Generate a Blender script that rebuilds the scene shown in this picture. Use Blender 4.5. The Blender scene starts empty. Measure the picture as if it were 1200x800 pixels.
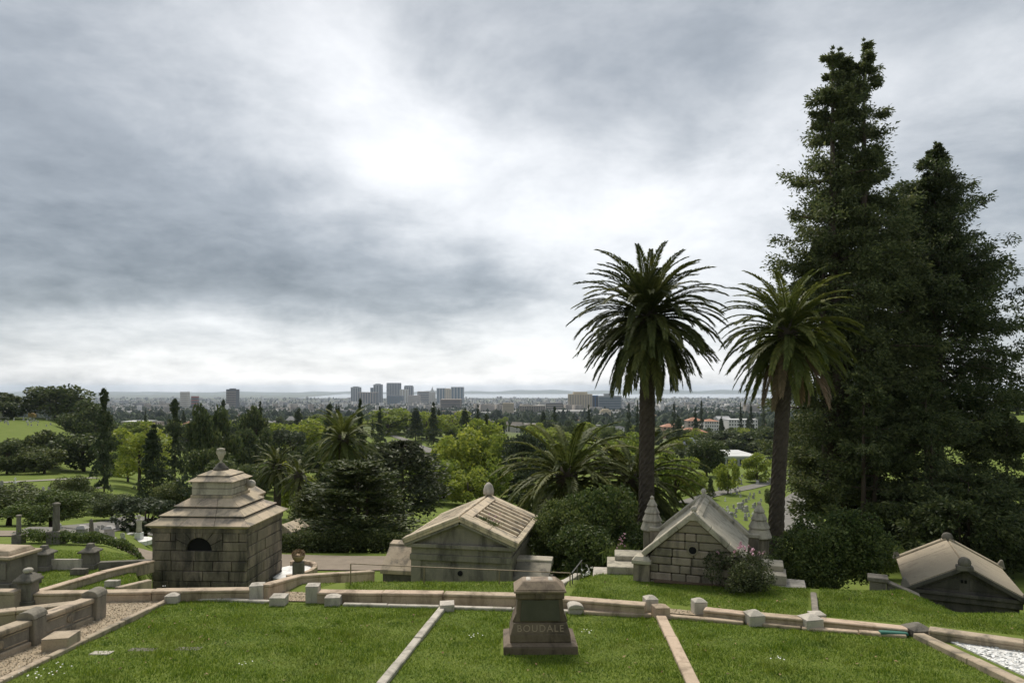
import bpy, bmesh, math, random
import numpy as np
from mathutils import Vector, Matrix

S = bpy.context.scene
C = bpy.context.collection
R = math.radians
HOR, F = 454.0, 800.0          # horizon row and focal length, in photograph pixels
HAZE = 4.6e-5

# ------------------------------------------------------------------ camera
cd = bpy.data.cameras.new('camera'); cam = bpy.data.objects.new('camera', cd); C.objects.link(cam)
cd.sensor_width = 36; cd.lens = 24; cd.shift_y = (HOR-400)/1200
cd.clip_start = 0.2; cd.clip_end = 60000
cam.location = (0, 0, 0); cam.rotation_euler = (R(90), 0, 0)
S.camera = cam
S.view_settings.view_transform = 'Standard'
S.view_settings.look = 'None'
S.view_settings.gamma = 1
S.view_settings.use_curve_mapping = False
S.view_settings.exposure = 1.38
S.cycles.volume_bounces = 1
S.cycles.max_bounces = 8
S.cycles.transparent_max_bounces = 8

# ------------------------------------------------------------------ sun (veiled by cloud)
SUN_EL, SUN_AZ = 52, -14        # azimuth from the view axis, negative = left
sd = bpy.data.lights.new('sun', 'SUN'); sun = bpy.data.objects.new('sun', sd); C.objects.link(sun)
sd.energy = 1.5; sd.angle = R(16); sd.color = (1.0, 0.93, 0.82)
sv = Vector((math.sin(R(SUN_AZ))*math.cos(R(SUN_EL)), math.cos(R(SUN_AZ))*math.cos(R(SUN_EL)), math.sin(R(SUN_EL))))
sun.rotation_euler = sv.to_track_quat('Z', 'Y').to_euler()
sun.location = (0, 0, 60)

# ------------------------------------------------------------------ world: sky behind a broken cloud deck
W = bpy.data.worlds.new('World'); S.world = W; W.use_nodes = True
nt = W.node_tree; nt.nodes.clear()
class NT:
    def __init__(s, t): s.t = t
    def n(s, ty, **k):
        o = s.t.nodes.new(ty)
        for a, b in k.items(): setattr(o, a, b)
        return o
    def l(s, a, b): s.t.links.new(a, b)
    def put(s, sock, v):
        if hasattr(v, 'links'): s.l(v, sock)
        else: sock.default_value = v
    def m(s, op, a, b=0.0, c=None, clamp=False):
        o = s.n('ShaderNodeMath', operation=op, use_clamp=clamp)
        s.put(o.inputs[0], a); s.put(o.inputs[1], b)
        if c is not None: s.put(o.inputs[2], c)
        return o.outputs[0]
    def vm(s, op, a, b=None):
        o = s.n('ShaderNodeVectorMath', operation=op)
        s.put(o.inputs[0], a)
        if b is not None: s.put(o.inputs[1], b)
        return o.outputs['Value'] if op in ('LENGTH', 'DOT_PRODUCT', 'DISTANCE') else o.outputs[0]
    def noise(s, vec, scale, detail=6, rough=.55, dist=0.0, col=False):
        o = s.n('ShaderNodeTexNoise')
        if vec is not None: s.l(vec, o.inputs['Vector'])
        o.inputs['Scale'].default_value = scale; o.inputs['Detail'].default_value = detail
        o.inputs['Roughness'].default_value = rough; o.inputs['Distortion'].default_value = dist
        return o.outputs['Color' if col else 'Fac']
    def mr(s, v, a, b, c, d, smooth=False):
        o = s.n('ShaderNodeMapRange'); o.clamp = True
        if smooth: o.interpolation_type = 'SMOOTHSTEP'
        s.put(o.inputs[0], v)
        for i, q in enumerate((a, b, c, d)): o.inputs[i+1].default_value = q
        return o.outputs[0]
    def mix(s, f, a, b, bt='MIX'):
        o = s.n('ShaderNodeMix', data_type='RGBA', blend_type=bt)
        s.put(o.inputs[0], f)
        for k, q in ((6, a), (7, b)):
            if isinstance(q, (tuple, list)): q = tuple(q)[:3]+(1,)
            s.put(o.inputs[k], q)
        return o.outputs[2]
w = NT(nt)
out = w.n('ShaderNodeOutputWorld')
tc = w.n('ShaderNodeTexCoord')
dirv = w.vm('NORMALIZE', tc.outputs['Generated'])
sep = w.n('ShaderNodeSeparateXYZ'); w.l(dirv, sep.inputs[0])
zc = w.m('MAXIMUM', sep.outputs[2], 0.0)
den = w.m('ADD', zc, 0.24)
comb = w.n('ShaderNodeCombineXYZ')
w.l(w.m('DIVIDE', sep.outputs[0], den), comb.inputs[0]); w.l(w.m('DIVIDE', sep.outputs[1], den), comb.inputs[1])
deck = comb.outputs[0]                       # the cloud deck seen as a flat layer overhead
wc = w.noise(dirv, 3.2, 6, .6, 0, True)
warp = w.vm('MULTIPLY', w.vm('SUBTRACT', wc, (.5, .5, .5)), (.2, .2, .15))
dw = w.vm('ADD', dirv, warp)
n1 = w.noise(deck, .85, 8, .55, .15)
n2 = w.noise(deck, 2.3, 12, .62, .3)
n3 = w.noise(w.vm('ADD', deck, (7.3, 2.2, 1.1)), .32, 4, .5, .3)
B = w.m('ADD', .27, w.m('MULTIPLY', n1, .24))
B = w.m('ADD', B, w.m('MULTIPLY', w.m('SUBTRACT', n2, .5), .56))
n4 = w.noise(w.vm('ADD', deck, (3.1, 9.2, 4.4)), 5.5, 7, .6, .1)
B = w.m('ADD', B, w.m('MULTIPLY', w.m('SUBTRACT', n4, .5), .24))
B = w.m('ADD', B, w.m('MULTIPLY', w.m('SUBTRACT', n3, .5), .35))
# bright rifts (+) and thick grey bellies (-) where they hang: direction, spread, weight
RIFT = [(410, 125, 80, 95, .20), (345, 30, 95, 75, .15), (545, 182, 100, 48, .18), (665, 262, 120, 52, .22), (470, 190, 60, 45, .10), (775, 290, 140, 55, .16),
        (850, 260, 120, 80, .10), (690, 370, 190, 36, .16), (580, 418, 330, 20, .16), (950, 410, 300, 50, .12),
        (200, 395, 330, 18, .12), (150, 440, 420, 10, .18), (700, 446, 520, 14, .22), (1130, 120, 130, 60, .12), (1000, 190, 180, 100, .10),
        (140, 140, 150, 130, -.10), (60, 300, 200, 50, -.04), (260, 332, 240, 30, -.13), (480, 325, 140, 34, -.12), (610, 340, 60, 20, -.12), (680, 90, 150, 60, -.05), (300, 260, 160, 40, -.03)]
for px, py, sx, sy, wt in RIFT:
    c = Vector(((px-600)/F, 1, -(py-HOR)/F)); k = c.length; c.normalize()
    d = w.vm('MULTIPLY', w.vm('SUBTRACT', dw, tuple(c)), (F*k/sx, F*k/max(sx, sy), F*k/sy))
    g = w.vm('DOT_PRODUCT', d, d)
    B = w.m('ADD', B, w.m('MULTIPLY', w.m('POWER', 2.7183, w.m('MULTIPLY', g, -.5)), wt))
B = w.m('ADD', w.m('MULTIPLY', w.m('SUBTRACT', B, .45), 1.2), .395)
cr = w.n('ShaderNodeValToRGB'); w.l(B, cr.inputs[0])
E = cr.color_ramp.elements
E[0].position = 0.0; E[0].color = (.15, .172, .195, 1)
E[1].position = 1.0; E[1].color = (.94, .945, .95, 1)
for p_, c_ in ((.28, (.315, .345, .375, 1)), (.45, (.47, .495, .52, 1)), (.66, (.67, .685, .705, 1)), (.85, (.82, .83, .84, 1))):
    e = E.new(p_); e.color = c_
sky = w.n('ShaderNodeTexSky', sky_type='NISHITA'); sky.sun_disc = False
sky.sun_elevation = R(SUN_EL); sky.sun_rotation = R(SUN_AZ); sky.altitude = 120
bg1 = w.n('ShaderNodeBackground'); w.l(sky.outputs[0], bg1.inputs[0]); bg1.inputs[1].default_value = .1
bg2 = w.n('ShaderNodeBackground'); w.l(cr.outputs[0], bg2.inputs[0]); bg2.inputs[1].default_value = .485
ms = w.n('ShaderNodeMixShader'); ms.inputs[0].default_value = .95
w.l(bg1.outputs[0], ms.inputs[1]); w.l(bg2.outputs[0], ms.inputs[2]); w.l(ms.outputs[0], out.inputs[0])

# ------------------------------------------------------------------ materials
MT = {}
def mat(name, c1, c2=None, scale=3., rough=.85, bump=0., bscale=None, stain=None, sscale=1.5, island=0., objr=0., trans=0., spec=.3, stretch=(1, 1, 1), metal=0., coord='Object', st0=.48, rand_cols=None, detail=6):
    m = bpy.data.materials.new(name); m.use_nodes = True; MT[name] = m
    t = NT(m.node_tree); p = m.node_tree.nodes['Principled BSDF']; o = m.node_tree.nodes['Material Output']
    p.inputs['Roughness'].default_value = rough; p.inputs['Specular IOR Level'].default_value = spec; p.inputs['Metallic'].default_value = metal
    if coord == 'World': vec = t.n('ShaderNodeNewGeometry').outputs['Position']
    else: vec = t.n('ShaderNodeTexCoord').outputs['Object']
    if objr and coord != 'World':
        oi = t.n('ShaderNodeObjectInfo')
        vec = t.vm('ADD', vec, t.vm('MULTIPLY', oi.outputs['Location'], (1.37, 1.91, .73)))
    vec = t.vm('MULTIPLY', vec, stretch)
    col = t.mix(t.mr(t.noise(vec, scale, detail, .6), .3, .7, 0, 1), c1, c2 or c1)
    if rand_cols:
        r = t.n('ShaderNodeValToRGB'); r.color_ramp.interpolation = 'CONSTANT'
        el = r.color_ramp.elements
        for i, cc in enumerate(rand_cols):
            q = el[i] if i < 1 else (el[1] if i == 1 else el.new(i/len(rand_cols)))
            q.position = i/len(rand_cols); q.color = tuple(cc)+(1,)
        src = t.n('ShaderNodeNewGeometry').outputs['Random Per Island'] if island else t.n('ShaderNodeObjectInfo').outputs['Random']
        t.l(src, r.inputs[0])
        col = t.mix(.85, col, r.outputs[0])
    if stain:
        gp = t.n('ShaderNodeNewGeometry').outputs['Position']
        sn = t.noise(t.vm('MULTIPLY', gp, (1, 1, .28)), sscale*1.6, 8, .65, .5)
        col = t.mix(t.mr(sn, st0, st0+.17, 0, .92), col, stain)
    if stain:
        col = t.mix(t.mr(t.noise(gp, 26, 4, .7), .52, .70, 0, .45), col, tuple(x*.55 for x in c1))
        col = t.mix(t.mr(t.noise(t.vm('ADD', gp, (5, 3, 1)), 7, 5, .7), .58, .72, 0, .35), col, tuple(min(1, x*1.35) for x in (c2 or c1)))
    for amt, kind in ((island, 'i'), (objr, 'o')):
        if amt:
            src = t.n('ShaderNodeNewGeometry').outputs['Random Per Island'] if kind == 'i' else t.n('ShaderNodeObjectInfo').outputs['Random']
            f = t.mr(src, 0, 1, 1-amt, 1+amt)
            hs = t.n('ShaderNodeHueSaturation'); t.l(col, hs.inputs['Color']); t.l(f, hs.inputs['Value'])
            t.l(t.mr(src, 0, 1, .5+.06*amt, .5-.06*amt), hs.inputs['Hue'])
            col = hs.outputs[0]
    t.l(col, p.inputs['Base Color'])
    if bump:
        b = t.n('ShaderNodeBump'); b.inputs['Strength'].default_value = bump; b.inputs['Distance'].default_value = .03
        t.l(t.noise(vec, bscale or scale*6, 5, .65), b.inputs['Height']); t.l(b.outputs[0], p.inputs['Normal'])
    if trans:
        tr = t.n('ShaderNodeBsdfTranslucent'); t.l(col, tr.inputs[0])
        mx = t.n('ShaderNodeMixShader'); mx.inputs[0].default_value = trans
        t.l(p.outputs[0], mx.inputs[1]); t.l(tr.outputs[0], mx.inputs[2]); t.l(mx.outputs[0], o.inputs[0])
    return m
# stone
mat('granite_pink', (.42, .325, .232), (.52, .41, .30), 2.2, .8, .35, 40, stain=(.20, .15, .10), sscale=1.1, objr=.12)
mat('granite_pale', (.42, .385, .325), (.52, .475, .405), 2.5, .8, .3, 40, stain=(.25, .23, .19), sscale=1.6, objr=.1)
mat('granite_tan', (.36, .29, .205), (.45, .37, .27), 2.5, .85, .4, 35, stain=(.15, .13, .10), sscale=1.3, objr=.12)
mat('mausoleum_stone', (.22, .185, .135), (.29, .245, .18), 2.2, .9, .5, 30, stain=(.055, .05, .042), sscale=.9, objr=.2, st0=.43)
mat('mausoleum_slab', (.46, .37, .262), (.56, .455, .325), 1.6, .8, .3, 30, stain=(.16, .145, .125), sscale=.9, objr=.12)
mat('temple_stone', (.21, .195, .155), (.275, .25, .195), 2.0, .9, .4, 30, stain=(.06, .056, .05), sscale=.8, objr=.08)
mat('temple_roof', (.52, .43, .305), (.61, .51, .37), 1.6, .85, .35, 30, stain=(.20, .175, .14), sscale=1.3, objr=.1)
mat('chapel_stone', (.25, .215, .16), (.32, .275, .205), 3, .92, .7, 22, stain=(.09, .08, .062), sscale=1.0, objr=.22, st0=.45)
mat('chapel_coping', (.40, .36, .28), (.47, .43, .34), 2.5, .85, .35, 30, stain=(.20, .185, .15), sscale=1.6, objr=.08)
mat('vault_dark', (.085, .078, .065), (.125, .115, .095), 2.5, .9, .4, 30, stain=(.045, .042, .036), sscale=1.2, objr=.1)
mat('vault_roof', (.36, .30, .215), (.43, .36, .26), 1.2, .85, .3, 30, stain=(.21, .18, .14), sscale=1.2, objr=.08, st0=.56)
mat('granite_weathered', (.20, .18, .145), (.28, .25, .20), 2.5, .9, .4, 30, stain=(.11, .10, .085), sscale=1.2, objr=.1)
mat('monument_brown', (.145, .11, .078), (.19, .147, .105), 3.5, .75, .3, 60, stain=(.075, .058, .042), sscale=1.6)
mat('monument_panel', (.072, .07, .048), (.095, .092, .065), 4, .8, .2, 60)
mat('monument_cap', (.23, .175, .12), (.28, .215, .15), 3, .7, .25, 50, stain=(.12, .09, .065), sscale=2.2)
mat('tomb_grey', (.16, .145, .12), (.22, .20, .165), 2.5, .9, .4, 30, stain=(.06, .055, .046), sscale=1.2, objr=.15)
mat('marble_white', (.66, .65, .62), (.78, .77, .74), 4, .5, .1, 30, stain=(.36, .36, .35), sscale=2.5, objr=.08)
mat('grave_stones', (.3, .29, .27), (.42, .40, .37), 3, .85, .2, 30, objr=.25)
mat('letter', (.30, .235, .165), (.36, .28, .2), 6, .8)
mat('grave_white', (.44, .43, .40), (.55, .54, .50), 4, .7, .1, 30, stain=(.26, .25, .23), sscale=2.5, objr=.12)
mat('leaf_litter', (.20, .13, .06), (.28, .2, .1), 4, .8, island=.5)
mat('cavity_shade', (.006, .006, .006), (.01, .01, .01), 3, .9)  # near-black colour stands in for the shade inside openings; the walls behind are solid
mat('metal_rail', (.22, .17, .12), (.30, .25, .19), 12, .5, metal=.6)
mat('metal_grey', (.10, .10, .10), (.16, .16, .15), 10, .5, metal=.5)
mat('gravel', (.33, .26, .175), (.47, .385, .275), 22, .95, .9, 60, coord='World', detail=8)
mat('asphalt', (.14, .132, .118), (.19, .18, .16), .8, .9, .2, 8, coord='World')
mat('path_pale', (.24, .225, .19), (.30, .28, .24), 1, .95, coord='World')
mat('service_road', (.20, .165, .125), (.26, .215, .165), 1.5, .95, .3, 20, coord='World')
mat('soil', (.10, .07, .045), (.15, .105, .07), 5, .98, .6, 20, coord='World')
mat('plant_pot', (.35, .25, .15), (.42, .31, .2), 8, .8, .3, 30)
mat('teal_mat', (.035, .12, .095), (.05, .16, .125), 15, .8)
mat('petal_pink', (.55, .27, .36), (.72, .50, .56), 8, .7, island=.35, trans=.25)
mat('petal_white', (.75, .75, .68), (.8, .8, .75), 8, .7)
mat('cloth_dark', (.03, .03, .04), (.05, .05, .06), 8, .9)
# foliage
def leafm(name, a, b, isl=.4, tr=.25, ob=.18): mat(name, a, b, 1.3, .6, island=isl, trans=tr, objr=ob, spec=.25)
_m = mat('grass_blade', (.118, .195, .016), (.175, .25, .03), .9, .6, island=.5, trans=.35, spec=.25)
_t = NT(_m.node_tree); _p = _m.node_tree.nodes['Principled BSDF']; _g = _t.n('ShaderNodeNewGeometry').outputs['Position']
_src = _p.inputs['Base Color'].links[0].from_socket
_c = _t.mix(_t.mr(_t.noise(_g, .55, 6, .65, .6), .52, .70, 0, .5), _src, (.21, .22, .045))      # drier patches
_c = _t.mix(_t.mr(_t.noise(_t.vm('ADD', _g, (9, 4, 0)), 1.7, 5, .65, .5), .56, .68, 0, .7), _c, (.05, .105, .02))   # clover
_t.l(_c, _p.inputs['Base Color'])
for _n in _m.node_tree.nodes:
    if _n.type == 'BSDF_TRANSLUCENT': _t.l(_c, _n.inputs[0])
leafm('leaf_spring', (.19, .245, .035), (.25, .30, .05), .35, .45)
leafm('leaf_mid', (.095, .13, .032), (.13, .17, .044), .4, .32)
leafm('leaf_oak', (.072, .096, .032), (.105, .13, .044), .45, .32)
leafm('leaf_conifer', (.05, .072, .034), (.08, .102, .042), .45, .28)
leafm('leaf_redwood', (.076, .10, .038), (.115, .138, .05), .5, .38)
leafm('leaf_cypress', (.052, .066, .032), (.078, .092, .042), .45, .28)
leafm('leaf_juniper', (.052, .074, .022), (.10, .122, .034), .55, .28)
leafm('leaf_olive', (.065, .085, .042), (.09, .11, .058), .35)
leafm('leaf_shrub', (.064, .096, .026), (.10, .136, .038), .5, .34)
leafm('leaf_rose', (.045, .06, .024), (.07, .088, .034), .45)
leafm('frond_green', (.085, .102, .028), (.125, .14, .04), .3, .32, .3)
leafm('frond_olive', (.105, .13, .03), (.15, .17, .042), .3, .34, .25)
leafm('frond_dry', (.19, .135, .075), (.26, .19, .11), .3, .2, .2)
mat('bark', (.06, .045, .033), (.095, .072, .052), 3, .95, .8, 14, stretch=(1, 1, .25))
mat('palm_bark', (.046, .037, .028), (.09, .072, .054), 5, .95, .9, 25)
# city
mat('city_walls', (.5, .5, .5), (.5, .5, .5), 1, .9, island=.12, rand_cols=[(.28, .255, .225), (.40, .385, .36), (.20, .17, .135), (.15, .148, .145), (.48, .465, .44), (.22, .19, .155), (.11, .105, .10), (.25, .22, .185)], coord='World')
mat('house_wall', (.5, .5, .5), (.5, .5, .5), 1, .9, objr=.1, rand_cols=[(.55, .51, .44), (.66, .64, .60), (.44, .36, .27), (.36, .35, .33), (.70, .68, .65), (.52, .40, .29)])
mat('house_roof', (.2, .2, .2), (.2, .2, .2), 1, .9, objr=.15, rand_cols=[(.13, .115, .10), (.20, .17, .14), (.28, .135, .075), (.24, .235, .23), (.10, .10, .105), (.33, .30, .27)])
for n_, c_ in dict(tower_grey=(.34, .345, .35), tower_white=(.60, .585, .55), tower_brown=(.33, .265, .21), tower_dark=(.085, .088, .095), tower_glass=(.07, .115, .15),
                   tower_cream=(.56, .475, .34), tower_tan=(.36, .315, .26), tower_blue=(.05, .12, .24), tower_pink=(.40, .34, .31), tower_red=(.26, .09, .07), terracotta=(.36, .165, .095), flat_roof=(.55, .55, .54), roof_slate=(.24, .27, .32), wall_peach=(.52, .36, .25), wall_white=(.70, .68, .64), glass_dark=(.045, .05, .055), truck_orange=(.42, .29, .12)).items():
    mat(n_, tuple(x*.93 for x in c_), tuple(min(1, x*1.07) for x in c_), .05, .7 if 'glass' not in n_ else .25)
# lawn and ground: grass with mowing wear, turning to the mixed grey green of the built up plain far out
m = mat('ground', (.1, .1, .1)); t = NT(m.node_tree); p = m.node_tree.nodes['Principled BSDF']
pos = t.n('ShaderNodeNewGeometry').outputs['Position']
g1 = t.mix(t.mr(t.noise(pos, .35, 5, .6), .35, .65, 0, 1), (.098, .145, .024), (.138, .18, .034))
g1 = t.mix(t.mr(t.noise(pos, 5, 6, .7), .4, .75, 0, .55), g1, (.17, .18, .05))
g1 = t.mix(t.mr(t.noise(pos, .9, 4, .6), .6, .75, 0, .5), g1, (.16, .17, .06))
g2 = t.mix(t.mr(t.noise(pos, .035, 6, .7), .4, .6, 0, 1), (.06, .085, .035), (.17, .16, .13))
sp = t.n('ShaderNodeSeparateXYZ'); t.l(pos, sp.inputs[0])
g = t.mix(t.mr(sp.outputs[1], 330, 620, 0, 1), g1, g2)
t.l(g, p.inputs['Base Color']); p.inputs['Roughness'].default_value = .95; p.inputs['Specular IOR Level'].default_value = .1
b = t.n('ShaderNodeBump'); b.inputs['Strength'].default_value = .5; b.inputs['Distance'].default_value = .05
t.l(t.noise(pos, 12, 5, .7), b.inputs['Height']); t.l(b.outputs[0], p.inputs['Normal'])
m = mat('bay_water', (.30, .33, .35), (.36, .39, .41), .0005, .25, coord='World')
mat('far_hills', (.10, .12, .10), (.15, .16, .13), .002, .95, coord='World')

# ------------------------------------------------------------------ helpers
def tag(o, label=None, cat=None, group=None, kind=None):
    if label: o['label'] = label
    if cat: o['category'] = cat
    if group: o['group'] = group
    if kind: o['kind'] = kind
    return o
def thing(name, label, cat, loc=(0, 0, 0), rz=0., group=None):
    o = bpy.data.objects.new(name, None); C.objects.link(o); o.empty_display_size = .2
    o.location = loc; o.rotation_euler = (0, 0, rz)
    return tag(o, label, cat, group)
def link(name, me, parent=None, loc=None, rot=None):
    o = bpy.data.objects.new(name, me); C.objects.link(o)
    if parent: o.parent = parent
    if loc is not None: o.location = loc
    if rot is not None: o.rotation_euler = rot
    return o
def copy_tree(o, parent=None):
    c = o.copy(); C.objects.link(c)
    if parent: c.parent = parent
    for ch in o.children: copy_tree(ch, c)
    return c
class MB:
    def __init__(s): s.v = []; s.f = []; s.m = []
    def add(s, vs, fs, mi=0):
        k = len(s.v); s.v += [tuple(q) for q in vs]
        s.f += [tuple(i+k for i in q) for q in fs]; s.m += [mi]*len(fs); return s
    def frustum(s, x0, x1, y0, y1, z0, X0, X1, Y0, Y1, z1, mi=0):
        return s.add([(x0, y0, z0), (x1, y0, z0), (x1, y1, z0), (x0, y1, z0), (X0, Y0, z1), (X1, Y0, z1), (X1, Y1, z1), (X0, Y1, z1)],
                     [(3, 2, 1, 0), (4, 5, 6, 7), (0, 1, 5, 4), (1, 2, 6, 5), (2, 3, 7, 6), (3, 0, 4, 7)], mi)
    def box(s, x0, x1, y0, y1, z0, z1, mi=0): return s.frustum(x0, x1, y0, y1, z0, x0, x1, y0, y1, z1, mi)
    def prism(s, pts, y0, y1, mi=0):            # polygon in (x,z), counter-clockwise seen from -y, pushed along y
        n = len(pts)
        return s.add([(x, y0, z) for x, z in pts]+[(x, y1, z) for x, z in pts],
                     [tuple(range(n)), tuple(range(2*n-1, n-1, -1))]+[((i+1) % n, i, n+i, n+(i+1) % n) for i in range(n)], mi)
    def prismx(s, pts, x0, x1, mi=0):           # polygon in (y,z) pushed along x
        n = len(pts)
        return s.add([(x1, y, z) for y, z in pts]+[(x0, y, z) for y, z in pts],
                     [tuple(range(n)), tuple(range(2*n-1, n-1, -1))]+[((i+1) % n, i, n+i, n+(i+1) % n) for i in range(n)], mi)
    def lathe(s, prof, n=12, cx=0, cy=0, mi=0):
        vs = [(cx+r*math.cos(2*math.pi*k/n), cy+r*math.sin(2*math.pi*k/n), z) for r, z in prof for k in range(n)]
        fs = [(i*n+k, i*n+(k+1) % n, (i+1)*n+(k+1) % n, (i+1)*n+k) for i in range(len(prof)-1) for k in range(n)]
        fs += [tuple(range(n-1, -1, -1)), tuple(range((len(prof)-1)*n, len(prof)*n))]
        return s.add(vs, fs, mi)
    def tube(s, pts, rad, n=7, mi=0):
        k0 = len(s.v); pts = [Vector(q) for q in pts]; vs = []
        for i, q in enumerate(pts):
            d = (pts[min(i+1, len(pts)-1)]-pts[max(i-1, 0)]).normalized()
            a = d.cross(Vector((.13, 1, .21))).normalized(); b_ = d.cross(a)
            r = rad[i] if hasattr(rad, '__len__') else rad
            vs += [q+(a*math.cos(2*math.pi*k/n)+b_*math.sin(2*math.pi*k/n))*r for k in range(n)]
        L = len(pts)
        fs = [(i*n+k, (i+1)*n+k, (i+1)*n+(k+1) % n, i*n+(k+1) % n) for i in range(L-1) for k in range(n)]
        fs += [tuple(range(n)), tuple(range(L*n-1, (L-1)*n-1, -1))]
        return s.add(vs, fs, mi)
    def beam(s, a, b_, wd, h, drop=.25, mi=0):  # a kerb or wall length from a to b (points on its foot), drop below ground
        a = Vector(a); b_ = Vector(b_); d = (b_-a); d.z = 0; d.normalize(); q = Vector((d.y, -d.x, 0))*wd*.5
        up = Vector((0, 0, h)); dn = Vector((0, 0, -drop))
        return s.add([a-q+dn, a+q+dn, b_+q+dn, b_-q+dn, a-q+up, a+q+up, b_+q+up, b_-q+up],
                     [(0, 1, 2, 3)[::-1], (4, 5, 6, 7), (0, 1, 5, 4), (1, 2, 6, 5), (2, 3, 7, 6), (3, 0, 4, 7)], mi)
    def mesh(s, name, mats, bev=0., smooth=False, seg=1):
        me = bpy.data.meshes.new(name); me.from_pydata(s.v, [], s.f)
        for q in ([mats] if isinstance(mats, str) else mats): me.materials.append(MT[q])
        me.polygons.foreach_set('material_index', s.m)
        bm = bmesh.new(); bm.from_mesh(me)
        bmesh.ops.recalc_face_normals(bm, faces=bm.faces)
        if bev:
            es = [e for e in bm.edges if len(e.link_faces) == 2 and e.calc_face_angle() > .5]
            bmesh.ops.bevel(bm, geom=es, offset=bev, segments=seg, affect='EDGES', profile=.6, clamp_overlap=True)
        if smooth:
            for f_ in bm.faces: f_.smooth = True
        bm.to_mesh(me); bm.free()
        return me
    def build(s, name, mats, parent=None, bev=0., smooth=False, loc=None, rot=None, seg=1):
        return link(name, s.mesh(name, mats, bev, smooth, seg), parent, loc, rot)
def npmesh(name, V, Fc, mats, mi=None):         # V (n,3), Fc (m,k) with k = 3 or 4
    me = bpy.data.meshes.new(name); k = Fc.shape[1]
    me.vertices.add(len(V)); me.vertices.foreach_set('co', V.astype(np.float32).ravel())
    me.loops.add(Fc.size); me.loops.foreach_set('vertex_index', Fc.astype(np.int32).ravel())
    me.polygons.add(len(Fc)); me.polygons.foreach_set('loop_start', np.arange(0, Fc.size, k, dtype=np.int32))
    for q in ([mats] if isinstance(mats, str) else mats): me.materials.append(MT[q])
    if mi is not None: me.polygons.foreach_set('material_index', mi.astype(np.int32))
    me.update(calc_edges=True); return me
def unit(a): return a/np.maximum(np.linalg.norm(a, axis=1, keepdims=True), 1e-9)
def kites(c, d, L, Wd, rng, flat=0.):           # leaf shaped faces: centres, directions, lengths, widths
    n = len(c); up = rng.normal(size=(n, 3)); up[:, 2] += flat
    s_ = unit(np.cross(d, up)); L = np.reshape(L, (-1, 1)) if np.ndim(L) else L; Wd = np.reshape(Wd, (-1, 1)) if np.ndim(Wd) else Wd
    V = np.stack([c-d*L*.5, c+s_*Wd*.5-d*L*.05, c+d*L*.5, c-s_*Wd*.5-d*L*.05], 1).reshape(-1, 3)
    return V, np.arange(4*n).reshape(-1, 4)
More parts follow.
